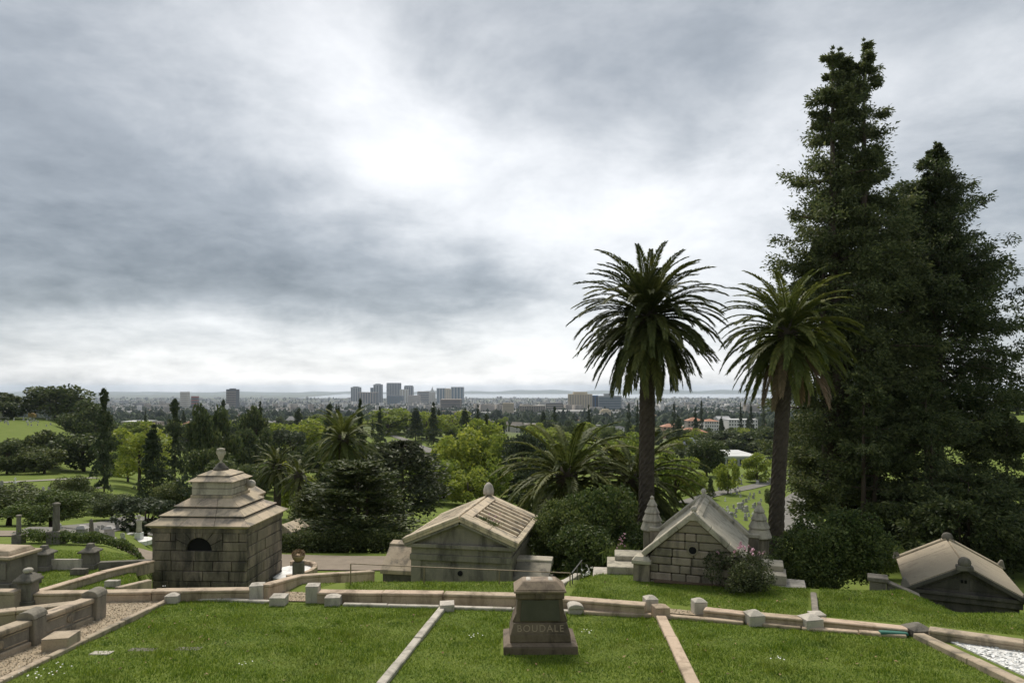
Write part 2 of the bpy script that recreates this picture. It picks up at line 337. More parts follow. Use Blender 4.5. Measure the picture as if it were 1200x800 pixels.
# ------------------------------------------------------------------ terrain
def LZ(y): return -(4.54+.076*y)                # the lawn terrace falls gently away
FAR = [(667, -45), (1000, -52), (2000, -71), (4500, -105), (6800, -109), (7400, -114), (9000, -120), (16000, -120)]
BR = lambda d: (d, LZ(d))
COL = {  # heading (as a photo column) : ground profile along it (distance, height)
 -900: [BR(15), BR(30), (40, -8.2), (60, -11.5), (85, -13.5), (130, -15), (190, -12.8), (270, -11.5), (350, -20), (600, -43)],
 -100: [BR(15), BR(30), (40, -8.2), (60, -11.5), (85, -13.5), (110, -14.8), (135, -15.8), (150, -15.2), (190, -13), (240, -12), (270, -11.5), (350, -20), (600, -43)],
 60: [BR(15), BR(30), (40, -8.2), (60, -11.6), (85, -13.8), (110, -15.2), (135, -16), (150, -15.4), (190, -13.3), (240, -12.1), (270, -11.7), (350, -22), (600, -43)],
 125: [BR(15), BR(29), (38, -8.3), (60, -11.8), (70, -12.6), (85, -13.9), (110, -15.6), (150, -17), (200, -19), (270, -23), (350, -29), (600, -42)],
 158: [BR(15), BR(27), (33, -8.2), (40, -9.2), (60, -12), (85, -14.3), (110, -16), (150, -18), (200, -20), (270, -24), (350, -29), (600, -42)],
 180: [BR(15), BR(20.4), (22.5, -7.6), (24.5, -8.1), (31, -8.6), (37, -8.9), (42, -10.5), (60, -13.5), (100, -17), (150, -19.5), (200, -22), (345, -28), (600, -40)],
 290: [BR(15), BR(20.4), (22.5, -7.6), (24.5, -8.1), (31, -8.6), (37, -8.9), (42, -10.8), (60, -14), (100, -17.6), (150, -20), (200, -22.3), (345, -27), (600, -36)],
 330: [BR(15), BR(21.6), (24.8, -8.0), (31, -8.6), (37, -8.9), (42, -11), (60, -14.5), (100, -18), (140, -20), (200, -22.5), (345, -26.5), (450, -28), (600, -34)],
 430: [BR(15), BR(21.8), (24.8, -8.2), (31, -8.6), (37, -8.9), (42, -11), (60, -14.5), (100, -18), (140, -20.3), (200, -22.6), (345, -26), (450, -27), (600, -33)],
 650: [BR(15), BR(22.2), (25, -8.3), (31, -8.7), (37, -9), (42, -11), (60, -14.5), (100, -18), (140, -20.3), (200, -23), (345, -28), (450, -32), (600, -40)],
 700: [BR(15), BR(23), (28, -7.6), (32, -8.4), (37, -9), (45, -11.5), (60, -14.5), (100, -17.5), (140, -20), (200, -24), (345, -31), (600, -42)],
 760: [BR(15), BR(25), (31, -8.3), (45, -12), (60, -14.5), (90, -16.6), (115, -18.3), (130, -19), (170, -21), (220, -25), (300, -29.6), (450, -37), (600, -43)],
 890: [BR(15), BR(23.5), (27, -7.4), (31, -8.5), (45, -11.9), (60, -14.4), (90, -16.5), (115, -18.2), (130, -18.9), (170, -20.8), (220, -24.5), (300, -29), (450, -36.5), (600, -43)],
 950: [BR(15), BR(20.9), (23.5, -7.4), (30, -8.6), (45, -11.8), (60, -14.2), (90, -16.4), (115, -18), (130, -18.8), (170, -20.5), (220, -24), (300, -28.6), (450, -36), (600, -43)],
 1060: [BR(15), BR(20.6), (23, -7.9), (30, -9), (45, -10.6), (60, -12.4), (100, -14), (150, -14), (200, -16), (300, -21), (450, -33), (600, -42)],
 1200: [BR(15), BR(17.9), (20.5, -7.7), (30, -9), (45, -10.5), (60, -11.4), (100, -10.7), (150, -8), (200, -6.8), (260, -8), (400, -22), (600, -40)],
 1400: [BR(13), BR(15.5), (18.5, -7.6), (30, -9), (45, -10.3), (60, -11), (100, -9.7), (150, -7), (200, -5.5), (260, -7), (400, -22), (600, -40)],
 2300: [BR(12), BR(14), (18.5, -7.6), (30, -9), (45, -10.3), (60, -11), (100, -9.7), (150, -7), (200, -5.5), (260, -7), (400, -22), (600, -40)]}
ys = np.concatenate([np.linspace(-30, 2.6, 10), np.linspace(3, 8, 16), np.linspace(8.3, 45, 124), 45*(16000/45)**np.linspace(.005, 1, 230)])
cu = np.array(sorted(COL)); us_px = np.concatenate([np.arange(-900, -100, 50), np.arange(-100, 1300, 7), np.arange(1300, 2301, 50)]); us = (us_px-600)/F
def prof(tab, y):
    tab = tab+FAR
    return np.interp(np.log(y), np.log([q[0] for q in tab]), [q[1] for q in tab])
yc = np.maximum(ys, 9.)
P = np.array([prof(COL[k], yc) for k in cu])                     # columns x rows
Z = np.array([[np.interp(p_, cu, P[:, j]) for p_ in us_px] for j in range(len(ys))])
lawn = yc <= 15
Z[lawn] = LZ(yc[lawn])[:, None]
Zs = Z.copy()                                                    # soften the joints beyond the brink
for it in range(3):
    q = Zs.copy(); q[1:-1] = .25*Zs[:-2]+.5*Zs[1:-1]+.25*Zs[2:]
    r_ = q.copy(); r_[:, 1:-1] = .25*q[:, :-2]+.5*q[:, 1:-1]+.25*q[:, 2:]
    Zs = r_
bl = np.clip((ys-26)/10, 0, 1)[:, None]; Z = Z*(1-bl)+Zs*bl
near = ys < 8.3                                                  # bank up to the terrace the viewer stands on
Z[near] = np.interp(ys[near], [3.2, 7.5, 8.3], [-1.75, LZ(7.5), LZ(8.3)])[:, None]
wid = np.maximum(ys, 10.)
X = wid[:, None]*us[None, :]; Y = np.repeat(ys[:, None], len(us), 1)
bump = np.clip((Y-45)/60, 0, 1)*np.clip((2000-Y)/800, 0, 1)
Z = Z+bump*(.35*np.sin(X*.083+1.3)*np.cos(Y*.061)+.25*np.sin(X*.031+Y*.047))
def H(x, y):
    wy = max(y, 10.); u = x/wy
    i = min(max(int(np.searchsorted(ys, y))-1, 0), len(ys)-2); j = min(max(int(np.searchsorted(us, u))-1, 0), len(us)-2)
    a = min(max((y-ys[i])/(ys[i+1]-ys[i]), 0), 1); b_ = min(max((u-us[j])/(us[j+1]-us[j]), 0), 1)
    return float((Z[i, j]*(1-b_)+Z[i, j+1]*b_)*(1-a)+(Z[i+1, j]*(1-b_)+Z[i+1, j+1]*b_)*a)
nr, nc = Z.shape
idx = np.arange(nr*nc).reshape(nr, nc)
Fc = np.stack([idx[:-1, :-1], idx[:-1, 1:], idx[1:, 1:], idx[1:, :-1]], -1).reshape(-1, 4)
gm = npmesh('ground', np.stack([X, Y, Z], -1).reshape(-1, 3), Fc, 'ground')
gm.polygons.foreach_set('use_smooth', [True]*len(Fc))
tag(link('ground', gm), 'grassy cemetery hillside falling to the city plain', kind='structure')
def G(px, py, h=0.):                             # photo point -> point on the lawn terrace raised by h; returns the ground point
    yv = (py-HOR)/F; y = (4.54-h)/(yv-.076)
    return Vector(((px-600)/F*y, y, LZ(y)))
def T(px, py, d0=24., off=0.):                   # photo point -> where that ray meets the ground
    d = d0
    while d < 9000:
        if -(py-HOR)/F*d <= H((px-600)/F*d, d)+off: break
        d *= 1.01
    x = (px-600)/F*d
    return Vector((x, d, H(x, d)))
def at(px, d, dz=0.):
    x = (px-600)/F*d; return Vector((x, d, H(x, d)+dz))
def zt(py, d): return -(py-HOR)/F*d
# bay and far shore
mb = MB(); mb.add([(-16000, 7300, -112), (16000, 7300, -112), (16000, 15500, -112), (-16000, 15500, -112)], [(0, 1, 2, 3)])
tag(mb.build('bay_water', 'bay_water'), 'pale strip of bay water beyond the city', kind='structure')
xs = np.linspace(-15500, 15500, 300); rg = np.random.default_rng(5)
hh = np.interp(xs, [-15500, -9000, -4000, -1200, 400, 1500, 2600, 3600, 6000, 15500], [40, 20, 25, 40, 60, 55, 80, 60, 65, 80])+10*np.sin(xs/310)+9*np.sin(xs/123+1)
V = np.concatenate([np.stack([xs, np.full(300, 11600.), np.full(300, -118.)], 1), np.stack([xs, np.full(300, 13000.), -112+hh], 1), np.stack([xs, np.full(300, 15600.), np.full(300, -118.)], 1)])
i = np.arange(299); Fc = np.concatenate([np.stack([i+k*300, i+1+k*300, i+301+k*300, i+300+k*300], 1) for k in (0, 1)])
tag(link('hills', npmesh('hills', V, Fc, 'far_hills')), 'low blue hills on the far shore of the bay', kind='structure')

tag(MB().add([(-16000, 7000, -110.5), (-2300, 7000, -110.5), (-2900, 11700, -110.5), (-16000, 11700, -110.5)], [(0, 1, 2, 3)]).build('plain', 'far_hills'), 'low wooded plain left of the bay water', kind='structure')
# strips laid on the ground
def strip(name, mname, pts, wd, off, label, cat=None, kind='structure', sub=8):
    P_ = []
    for a, b_ in zip(pts[:-1], pts[1:]):
        for k in range(sub): P_.append(a.lerp(b_, k/sub))
    P_.append(pts[-1])
    for it in range(6): P_ = [P_[0]]+[(P_[k-1]+P_[k]*2+P_[k+1])/4 for k in range(1, len(P_)-1)]+[P_[-1]]
    vs = []; fs = []; nn = 5
    for k, q in enumerate(P_):
        d = P_[min(k+1, len(P_)-1)]-P_[max(k-1, 0)]; d.z = 0; d.normalize(); s_ = Vector((d.y, -d.x, 0))
        for e in range(nn):
            v = q+s_*wd*(e/(nn-1)-.5); vs.append((v.x, v.y, H(v.x, v.y)+off))
    for k in range(len(P_)-1):
        for e in range(nn-1): fs.append((k*nn+e, k*nn+e+1, (k+1)*nn+e+1, (k+1)*nn+e))
    return tag(MB().add(vs, fs).build(name, mname), label, cat, kind=kind), P_
WP = lambda L: [Vector((x, y, 0)) for x, y in L]
strip('service_road', 'service_road', WP([(-30, 36), (-16, 35), (-9, 34), (-5.5, 34), (0, 34.5), (6, 36)]), 3.4, .05, 'brown service road passing below the mausoleums')
TP = lambda L: [T(a, b_, 36) for a, b_ in L]
strip('road', 'asphalt', TP([(60, 627), (90, 621), (123, 616.5), (150, 614), (200, 610), (250, 606)]), 3.6, .06, 'grey cemetery road behind the hedge')
strip('path', 'path_pale', TP([(-30, 567), (0, 566), (60, 563), (112, 560)]), 2.2, .09, 'pale path along the top of the grave lawn')
strip('path', 'path_pale', TP([(-10, 577), (40, 576), (75, 575), (120, 572)]), 1.0, .09, 'thin pale path crossing the grave lawn')
strip('road', 'asphalt', TP([(440, 502), (462, 511), (480, 518), (500, 526), (506, 531)]), 4.5, .2, 'grey road bending across the far green slope')
_, rc = strip('road', 'asphalt', TP([(985, 571), (960, 573), (940, 578), (928, 588), (925, 600), (930, 614), (948, 630)]), 3.3, .09, 'asphalt lane curving down past the twin palms')
strip('road', 'asphalt', TP([(800, 590), (830, 581), (850, 577), (875, 572), (903, 566), (925, 563), (960, 560)]), 3.0, .09, 'grey lane crossing the headstone slope')
strip('path', 'asphalt', TP([(500, 584), (520, 582), (545, 580), (585, 576)]), 2.4, .09, 'grey lane between the spring green trees')
strip('path', 'path_pale', TP([(505, 576), (525, 573.5), (550, 570), (580, 567)]), 1.2, .09, 'thin pale path under the spring green trees')
# white kerb stones round the bend
wk = thing('road_kerb', 'white painted kerb stones round the bend of the lane', 'kerb', rc[0])
for k in range(4, len(rc)-1):
    a, b_ = rc[k], rc[k+1]; d = (b_-a); d.z = 0; d.normalize(); s_ = Vector((-d.y, d.x, 0))*1.8
    q0 = a+s_; q1 = a.lerp(b_, .86)+s_
    for q in (q0, q1): q.z = H(q.x, q.y)
    MB().beam(q0-rc[0], q1-rc[0], .22, .22).build('stone', 'marble_white', wk)

# ------------------------------------------------------------------ walls, kerbs, posts of the terrace
rnd = random.Random(4)
def masonry(name, label, cat, pts, wd, h, mname, piece, group=None, coping=0., cop_mat=None, bev=.018, zs=None):
    """a run of separate stones along ground points"""
    root = thing(name, label, cat, pts[0], 0, group)
    for a, b_ in zip(pts[:-1], pts[1:]):
        L = (b_-a).length; n = max(1, round(L/piece))
        cuts = [0]+sorted(min(max((k+rnd.uniform(-.12, .12))/n, .02), .98) for k in range(1, n))+[1]
        gap = .006/L
        for c0, c1 in zip(cuts[:-1], cuts[1:]):
            p0 = a.lerp(b_, c0+gap)-pts[0]; p1 = a.lerp(b_, c1-gap)-pts[0]
            jz = Vector((rnd.uniform(-.008, .008), rnd.uniform(-.008, .008), rnd.uniform(-.012, .010)))
            MB().beam(p0+jz, p1+jz, wd*rnd.uniform(.985, 1.015), h-coping).build('stone', mname, root, bev)
            if coping:
                up = Vector((0, 0, h-coping+.002))+jz
                MB().beam(p0+up, p1+up, wd+.04, coping, 0).build('coping_stone', cop_mat or mname, root, bev)
    return root
def post(px, py, label, wd, h, mname, cap=.09, loc=None, rz=.1, name='boundary_post', group=None, dome=False):
    g = loc or G(px, py); r = thing(name, label, 'post', g, rz+rnd.uniform(-.06, .06), group); s_ = wd/2
    r.rotation_euler.x = rnd.uniform(-.03, .03); r.rotation_euler.y = rnd.uniform(-.03, .03)
    MB().box(-s_, s_, -s_, s_, -.3, h-cap).build('shaft', mname, r, .02)
    m2 = MB()
    if dome:
        n = 7; pts = [(-s_-.02, h-cap+.002)]+[( -s_*math.cos(math.pi*k/n)*1.05, h-cap+.03+math.sin(math.pi*k/n)*cap) for k in range(n+1)]+[(s_+.02, h-cap+.002)]
        m2.prism(pts[::-1], -s_-.02, s_+.02)
    else: m2.frustum(-s_-.012, s_+.012, -s_-.012, s_+.012, h-cap+.002, -.05, .05, -.05, .05, h)
    m2.build('cap', mname, r, .012); return r
def Gs(L, h): return [G(a, b_, h) for a, b_ in L]
masonry('kerb', 'narrow pale kerb running downhill left of the brown monument', 'kerb', Gs([(519, 709), (466, 775), (380, 880)], .09), .19, .09, 'granite_pale', 1.5)
masonry('kerb', 'pinkish kerb running downhill right of the brown monument', 'kerb', Gs([(775, 720), (801, 775), (850, 880)], .09), .25, .09, 'granite_pink', 1.6)
masonry('kerb', 'pale kerb between the gravel path and the wide lawn', 'kerb', Gs([(203, 698), (100, 747), (0, 795), (-80, 833)], .09), .15, .09, 'granite_tan', 1.5)
masonry('kerb', 'brown kerb edging the white marble grave bed', 'kerb', Gs([(1076, 741), (1140, 771), (1215, 807)], .12), .26, .12, 'granite_tan', 1.6)
masonry('kerb', 'thin white kerb along the lower edge of the wide lawn', 'kerb', Gs([(205, 700), (260, 701), (316, 703.5)], .06), .16, .06, 'granite_pale', 1.4)
masonry('kerb', 'thin white kerb from the low corner block to the pale diagonal kerb', 'kerb', Gs([(402, 706), (515, 708.5)], .06), .16, .06, 'granite_pale', 1.4)
masonry('kerb', 'thin white kerb on the lawn edge behind the brown monument', 'kerb', Gs([(530, 709.5), (600, 711.5), (666, 714)], .06), .16, .06, 'granite_pale', 1.4)
masonry('kerb', 'pinkish low kerb from the round topped marker to the pink diagonal kerb', 'kerb', Gs([(683, 715), (764, 718.5)], .06), .16, .06, 'granite_pink', 1.4)
masonry('kerb', 'pinkish low kerb along the far edge of the right lawn', 'kerb', Gs([(784, 719.5), (872, 727)], .06), .18, .06, 'granite_pink', 1.4)
masonry('kerb', 'pinkish low kerb ending at the dark pyramid capped post', 'kerb', Gs([(894, 729), (939, 733.5), (1062, 743)], .06), .18, .06, 'granite_pink', 1.4)
WH = .29
masonry('retaining_wall', 'long low pink granite wall between gravel path and grey mausoleum', 'wall', Gs([(43, 693), (180, 691), (296, 689.5)], WH), .3, WH, 'granite_pink', 1.9, coping=.08)
masonry('retaining_wall', 'low granite wall sloping away beside the urn planter', 'wall', [G(309, 690, WH), Vector((-6.75, 21.6, -6.35)), Vector((-5.0, 24.4, -6.95))], .26, .42, 'granite_pink', 1.5, coping=.09)
masonry('retaining_wall', 'low pink granite wall behind the brown monument', 'wall', Gs([(373, 692), (520, 694), (605, 696), (660, 699.5), (757, 707)], WH), .3, WH, 'granite_pink', 2.0, coping=.08)
masonry('retaining_wall', 'low pink granite wall below the stone chapel mausoleum', 'wall', Gs([(825, 712), (880, 718), (941, 723.5)], .22), .26, .22, 'granite_pink', 1.8, coping=.07)
masonry('retaining_wall', 'low pink granite wall leading to the dark pyramid capped post', 'wall', Gs([(961, 725), (1064, 735.5)], .15), .26, .15, 'granite_pink', 1.8, coping=.06)
masonry('retaining_wall', 'tan granite wall behind the white marble grave bed', 'wall', Gs([(1088, 735.5), (1200, 751), (1300, 766)], .22), .3, .22, 'granite_tan', 2.2, coping=.08)
masonry('retaining_wall', 'grey granite wall left of the finial topped pillar', 'wall', Gs([(-60, 690.5), (22, 691)], .42), .28, .42, 'granite_tan', 1.6, coping=.1)
post(302, 701, 'pale square post at the bend of the pink granite wall', .38, .46, 'granite_pale', .05)
post(367, 703.5, 'taller pale square post opening the pink granite wall', .36, .5, 'granite_pale', .05)
post(327, 707, 'low pale block at the lawn corner near the urn planter', .42, .27, 'granite_pale', .05)
post(391, 707, 'low pale block where the thin white lawn kerb begins', .42, .27, 'granite_pale', .05)
post(203, 705, 'small grey block ending the gravel path kerb', .36, .26, 'granite_pale', .06)
post(524, 713.5, 'squat pale block heading the pale diagonal kerb', .38, .22, 'granite_pale', .05)
post(674, 716.5, 'round topped small marker behind the brown monument', .38, .22, 'granite_pale', .09, dome=True)
post(762, 714.5, 'pale post ending the pink wall beside the chapel lawn', .34, .40, 'granite_pale', .08)
post(774, 721, 'pinkish block heading the pink diagonal kerb', .38, .30, 'granite_pink', .06)
post(819, 718, 'pale pyramid capped post across the gap in the pink wall', .34, .40, 'granite_pale', .08)
post(884, 730, 'pale squat post with shallow pyramid cap on the right lawn edge', .40, .34, 'granite_pale', .1)
post(950, 735, 'pale squat post at the foot of the short cross kerb', .44, .34, 'granite_pale', .1)
post(1075, 743, 'dark grey pyramid capped post beside the teal grave mat', .5, .28, 'tomb_grey', .13)
masonry('kerb', 'short grey cross kerb climbing the grass strip to the squat post', 'kerb', Gs([(953, 693), (956, 716)], .12), .16, .12, 'granite_weathered', 1.2)
post(957, 725, 'small grey block ending the short cross kerb', .34, .2, 'granite_pale', .05, name='kerb_block')
# panelled balustrade with round headed posts
bp = [G(38, 754), G(110, 725)]
d_ = (bp[1]-bp[0]); bp0 = bp[0]-d_*1.0
brz = math.atan2(-d_.x, d_.y)
for k, (q, lb) in enumerate(((bp0, 'round topped granite post at the uphill end of the panelled balustrade'), (bp[0], 'round topped granite post between two balustrade panels'), (bp[1], 'round topped granite post at the downhill end of the panelled balustrade'))):
    post(0, 0, lb, .4, .74, 'granite_weathered', .14, loc=q, rz=brz, dome=True, name='balustrade_post')
for a, b_, lb in ((bp0, bp[0], 'uphill panelled granite balustrade beside the gravel path'), (bp[0], bp[1], 'downhill panelled granite balustrade beside the gravel path')):
    L = (b_-a).length; r = thing('balustrade', lb, 'balustrade', a, 0)
    u = (b_-a)/L; q = lambda s_, z: u*s_+Vector((0, 0, z))
    MB().beam(q(.22, 0), q(L-.22, 0), .2, .46).build('panel_wall', 'granite_weathered', r, .01)
    MB().beam(q(.21, .462), q(L-.21, .462), .34, .13, 0).build('rail', 'granite_tan', r, .04, seg=2)
    MB().beam(q(.21, 0), q(L-.21, 0), .3, .12).build('plinth', 'granite_tan', r, .02)
    sx = Vector((u.y, -u.x, 0))
    for s0, s1 in ((.3, L*.45), (L*.55, L-.3)):
        for z0, z1 in ((.16, .19), (.40, .43)):
            MB().beam(q(s0, z0)+sx*.105, q(s1, z0)+sx*.105, .03, z1-z0, 0).build('panel_moulding', 'granite_tan', r, .006)
    m2 = MB().lathe([(.09, 0), (.09, .03), (.05, .04)], 12)
    o = m2.build('rosette', 'granite_tan', r, 0, loc=q(L*.5, .29)+sx*.1); o.rotation_euler = (0, R(90), math.atan2(sx.y, sx.x))
masonry('garden_wall', 'low mossy granite wall branching from the balustrade post', 'wall', [G(-60, 722, .36), G(97, 704, .36)], .3, .36, 'granite_tan', 1.6, coping=.1)
post(72, 759, 'flat topped tan block on the gravel path edge', .55, .32, 'granite_tan', .03, rz=.18, name='kerb_block')
# finial topped pillars of the family plots
def pillar(px, py, h, wd, label, top):
    g = G(px, py); r = thing('plot_pillar', label, 'pillar', g, .05); s_ = wd/2
    MB().box(-s_-.04, s_+.04, -s_-.04, s_+.04, -.3, .1).build('base', 'tomb_grey', r, .015)
    MB().frustum(-s_, s_, -s_, s_, .1, -s_*.9, s_*.9, -s_*.9, s_*.9, h*.62).build('shaft', 'tomb_grey', r, .012)
    m2 = MB().box(-s_-.07, s_+.07, -s_-.07, s_+.07, h*.62+.002, h*.68); m2.frustum(-s_-.07, s_+.07, -s_-.07, s_+.07, h*.68, -.12, .12, -.12, .12, h*.84)
    m2.build('cap', 'tomb_grey', r, .01)
    if top == 'urn': MB().lathe([(.05, h*.84), (.1, h*.87), (.13, h*.93), (.1, h*.98), (.03, h)], 10).build('finial', 'granite_pale', r, 0, True)
    else: MB().frustum(-.12, .12, -.12, .12, h*.84, -.09, .09, -.09, .09, h).build('finial', 'tomb_grey', r, .01)
pillar(33, 706, .98, .40, 'weathered grey pillar with rounded finial in the granite wall', 'urn')
pillar(52, 665, .80, .46, 'stubby grey pillar left of the pale grey slab', 'block')
pillar(106, 663, .82, .46, 'stubby grey pillar right of the pale grey slab', 'block')
masonry('plot_kerb', 'long double stepped tan kerb running diagonally to the grey mausoleum', 'kerb', [G(43, 692, .18), G(120, 669, .18), G(178, 656, .18)], .24, .18, 'granite_tan', 1.7, coping=.07, cop_mat='granite_pink')
masonry('plot_kerb', 'short tan kerb below the corner of the grey mausoleum', 'kerb', [G(137, 687, .12), G(176, 678, .12)], .2, .12, 'granite_tan', 1.4)
masonry('plot_kerb', 'low grey kerb from the stubby pillar to the mausoleum', 'kerb', [G(116, 658, .2), G(178, 655.5, .2)], .22, .2, 'tomb_grey', 1.5)
q = G(78, 664.5); r = tag(MB().box(-.55, .55, -.05, .05, -.2, .30).build('grave_slab', 'granite_pale', None, .015, loc=q), 'upright pale grey slab between two stubby pillars', 'grave slab')
# sarcophagus
q = G(-2, 683); r = thing('sarcophagus', 'large grey sarcophagus with pinkish lid at the lawn edge', 'tomb', q, -.12)
MB().box(-1.05, .98, -.62, .62, -.3, .18).build('plinth', 'tomb_grey', r, .02)
MB().box(-.97, .9, -.54, .54, .18, .9).build('chest', 'tomb_grey', r, .02)
for k in range(4): MB().box(-.93+k*.45, -.55+k*.45, -.575, -.538, .28, .80).build('panel', 'tomb_grey', r, .012)
MB().box(-1.06, .99, -.63, .63, .902, 1.0).build('cornice', 'granite_tan', r, .02)
MB().frustum(-.95, .86, -.52, .52, 1.002, -.86, .76, -.42, .42, 1.14).build('lid', 'granite_pink', r, .02)
q = G(4, 693, .12); tag(MB().box(-.35, .3, -.2, .2, -.2, .1).build('grave_marker', 'marble_white', None, .015, loc=q), 'small white block marker below the sarcophagus', 'grave marker')
for px, py, wd, mm, lb in ((119, 765, .42, 'granite_pale', 'flat pale marker sunk in the wide lawn'), (167, 760.5, .6, 'tomb_grey', 'flat dark marker sunk in the lawn beside the pale one'), (221, 759.5, .55, 'tomb_grey', 'flat dark marker sunk in the open middle of the wide lawn'), (132, 684, .4, 'granite_pale', 'small pale stone on the plot lawn by the mausoleum corner'), (93, 670, .5, 'tomb_grey', 'low dark stone on the lawn before the pale slab')):
    q = G(px, py); tag(MB().box(-wd/2, wd/2, -.12, .12, -.15, .004 if py > 759 and py < 762 else .02 if py > 700 else .12).build('grave_marker', mm, None, .01, loc=q, rot=(-.076, 0, 0)), lb, 'grave marker')
# white marble grave bed
bed = [G(1098, 745), G(1210, 797), G(1330, 800), G(1300, 772), G(1200, 757.5)]
mb = MB(); c0 = bed[0]
mb.add([q-c0+Vector((0, 0, .03)) for q in bed]+[q-c0+Vector((0, 0, -.2)) for q in bed], [tuple(range(5))]+[(k, (k+1) % 5, 5+(k+1) % 5, 5+k) for k in range(5)])
gb = thing('grave_bed', 'white marble chip grave bed inside brown kerbs', 'grave bed', c0)
mb.build('bed_base', 'marble_white', gb)
rg = np.random.default_rng(9); pts = []
def inpoly(x, y, poly):
    c = np.zeros(len(x), bool); n = len(poly)
    for i in range(n):
        x0, y0 = poly[i]; x1, y1 = poly[(i+1) % n]
        k = ((y0 > y) != (y1 > y)); c ^= k & (x < (x1-x0)*(y-y0)/((y1-y0) if y1 != y0 else 1e-9)+x0)
    return c
bx_ = rg.uniform(8, 15, 9000); by_ = rg.uniform(11.5, 17, 9000); k = inpoly(bx_, by_, [(q.x, q.y) for q in bed])
ch = np.stack([bx_[k], by_[k], LZ(by_[k])+.035], 1)-np.array(c0)
V, Fc = kites(ch, unit(rg.normal(size=ch.shape)*[1, 1, .35]), rg.uniform(.05, .12, len(ch)), rg.uniform(.04, .09, len(ch)), rg, 2.5)
mat('marble_chip', (.7, .7, .68), (.82, .82, .8), 5, .6, island=.2)
tag(link('marble_chips', npmesh('marble_chips', V, Fc, 'marble_chip'), gb), kind='stuff')
q = G(1047, 744.5)+Vector((0, 0, .05)); tag(MB().box(-.3, .3, -.09, .09, -.02, .05).build('grave_mat', 'teal_mat', None, .015, loc=q, rot=(-.076, 0, -.15)), 'thin teal mat lying on the kerb by the dark post', 'mat')
# gravel path on the terrace
mb = MB(); a_ = [(-120, 860), (0, 799), (100, 750.5), (205, 699), (260, 700), (330, 704), (400, 705), (520, 707), (660, 712), (775, 717.5), (880, 726), (1070, 741)]
b__ = [(-120, 790), (0, 752), (60, 732), (125, 703), (250, 699), (320, 692), (372, 695), (520, 702), (660, 706), (775, 712), (880, 722.5), (1070, 738)]
vs = [G(*q)+Vector((0, 0, .012)) for q in a_]+[G(*q)+Vector((0, 0, .012)) for q in b__]; n = len(a_)
mb.add(vs, [(k, k+1, n+k+1, n+k) for k in range(n-1)])
tag(mb.build('gravel_path', 'gravel'), 'tan gravel path between lawn kerb and granite wall', kind='structure')
pp = [(v.x, v.y) for v in vs[:n]]+[(v.x, v.y) for v in vs[n:]][::-1]
gx = rg.uniform(-14, 6, 90000); gy = rg.uniform(11, 21, 90000); k = inpoly(gx, gy, pp)
ch = np.stack([gx[k], gy[k], LZ(gy[k])+.02], 1)
V, Fc = kites(ch, unit(rg.normal(size=ch.shape)), rg.uniform(.02, .05, len(ch)), rg.uniform(.018, .035, len(ch)), rg, .9)
mat('gravel_stone', (.36, .305, .22), (.52, .45, .34), 8, .95, island=.22, coord='World')
tag(link('gravel', npmesh('gravel', V, Fc, 'gravel_stone')), 'loose tan gravel stones on the path', 'gravel', kind='stuff')

# ------------------------------------------------------------------ brown monument
g0 = G(632, 757.5); mo = thing('monument', 'brown granite family monument standing on the middle lawn', 'monument', g0, .02)
s_ = g0.y/F
def mx(px): return (px-632)*s_
# horizontal sizes by eye from the front face (foot 591..674, top 606..660), heights from the same face
MB().box(-.79, .79, -.55, .55, -.3, .20).build('foot', 'monument_brown', mo, .02)
MB().frustum(-.79, .79, -.55, .55, .202, -.70, .70, -.46, .46, .25).build('foot_weathering', 'monument_brown', mo, .006)
MB().frustum(-.65, .65, -.43, .43, .252, -.64, .64, -.42, .42, .43).build('base', 'monument_brown', mo, .012)
MB().frustum(-.635, .635, -.415, .415, .432, -.565, .565, -.35, .35, .64).build('name_course', 'monument_brown', mo, .008)
MB().frustum(-.53, .53, -.32, .32, .642, -.485, .485, -.29, .29, 1.14).build('die', 'monument_brown', mo, .008)
MB().frustum(-.43, .43, -.345, -.30, .68, -.40, .40, -.312, -.28, 1.12).build('die_panel', 'monument_panel', mo, .006)
for sx in (-1, 1):
    MB().prism([(sx*.50, .642), (sx*.60, .642), (sx*.53, .80), (sx*.495, .86)][::sx], -.28, .28).build('scroll', 'monument_brown', mo, .01)
MB().box(-.52, .52, -.33, .33, 1.142, 1.28).build('frieze', 'monument_brown', mo, .012)
MB().box(-.105, .105, -.36, -.30, 1.15, 1.325).build('crest', 'monument_brown', mo, .012)
MB().frustum(-.565, .565, -.37, .37, 1.282, -.555, .555, -.36, .36, 1.33).build('cornice', 'monument_cap', mo, .008)
MB().frustum(-.55, .55, -.355, .355, 1.332, -.36, .36, -.17, .17, 1.50).build('cap', 'monument_cap', mo, .02)
for sx in (-1, 1): MB().frustum(sx*.24-.06, sx*.24+.06, -.17, .12, 1.485, sx*.24-.04, sx*.24+.04, -.12, .10, 1.515).build('cap_roll', 'granite_pale', mo, .012)
tx = bpy.data.curves.new('inscription', 'FONT'); tx.body = 'BOUDALE'; tx.size = .20; tx.extrude = .008; tx.align_x = 'CENTER'; tx.space_character = 1.18
to = bpy.data.objects.new('tmp', tx); C.objects.link(to); bpy.context.view_layer.update()
me = bpy.data.meshes.new_from_object(to.evaluated_get(bpy.context.evaluated_depsgraph_get())); bpy.data.objects.remove(to)
me.materials.clear(); me.materials.append(MT['letter'])
tl = math.atan2(.065, .208)
o = link('inscription', me, mo, (0, -.398, .475), (R(90)-tl, 0, 0))

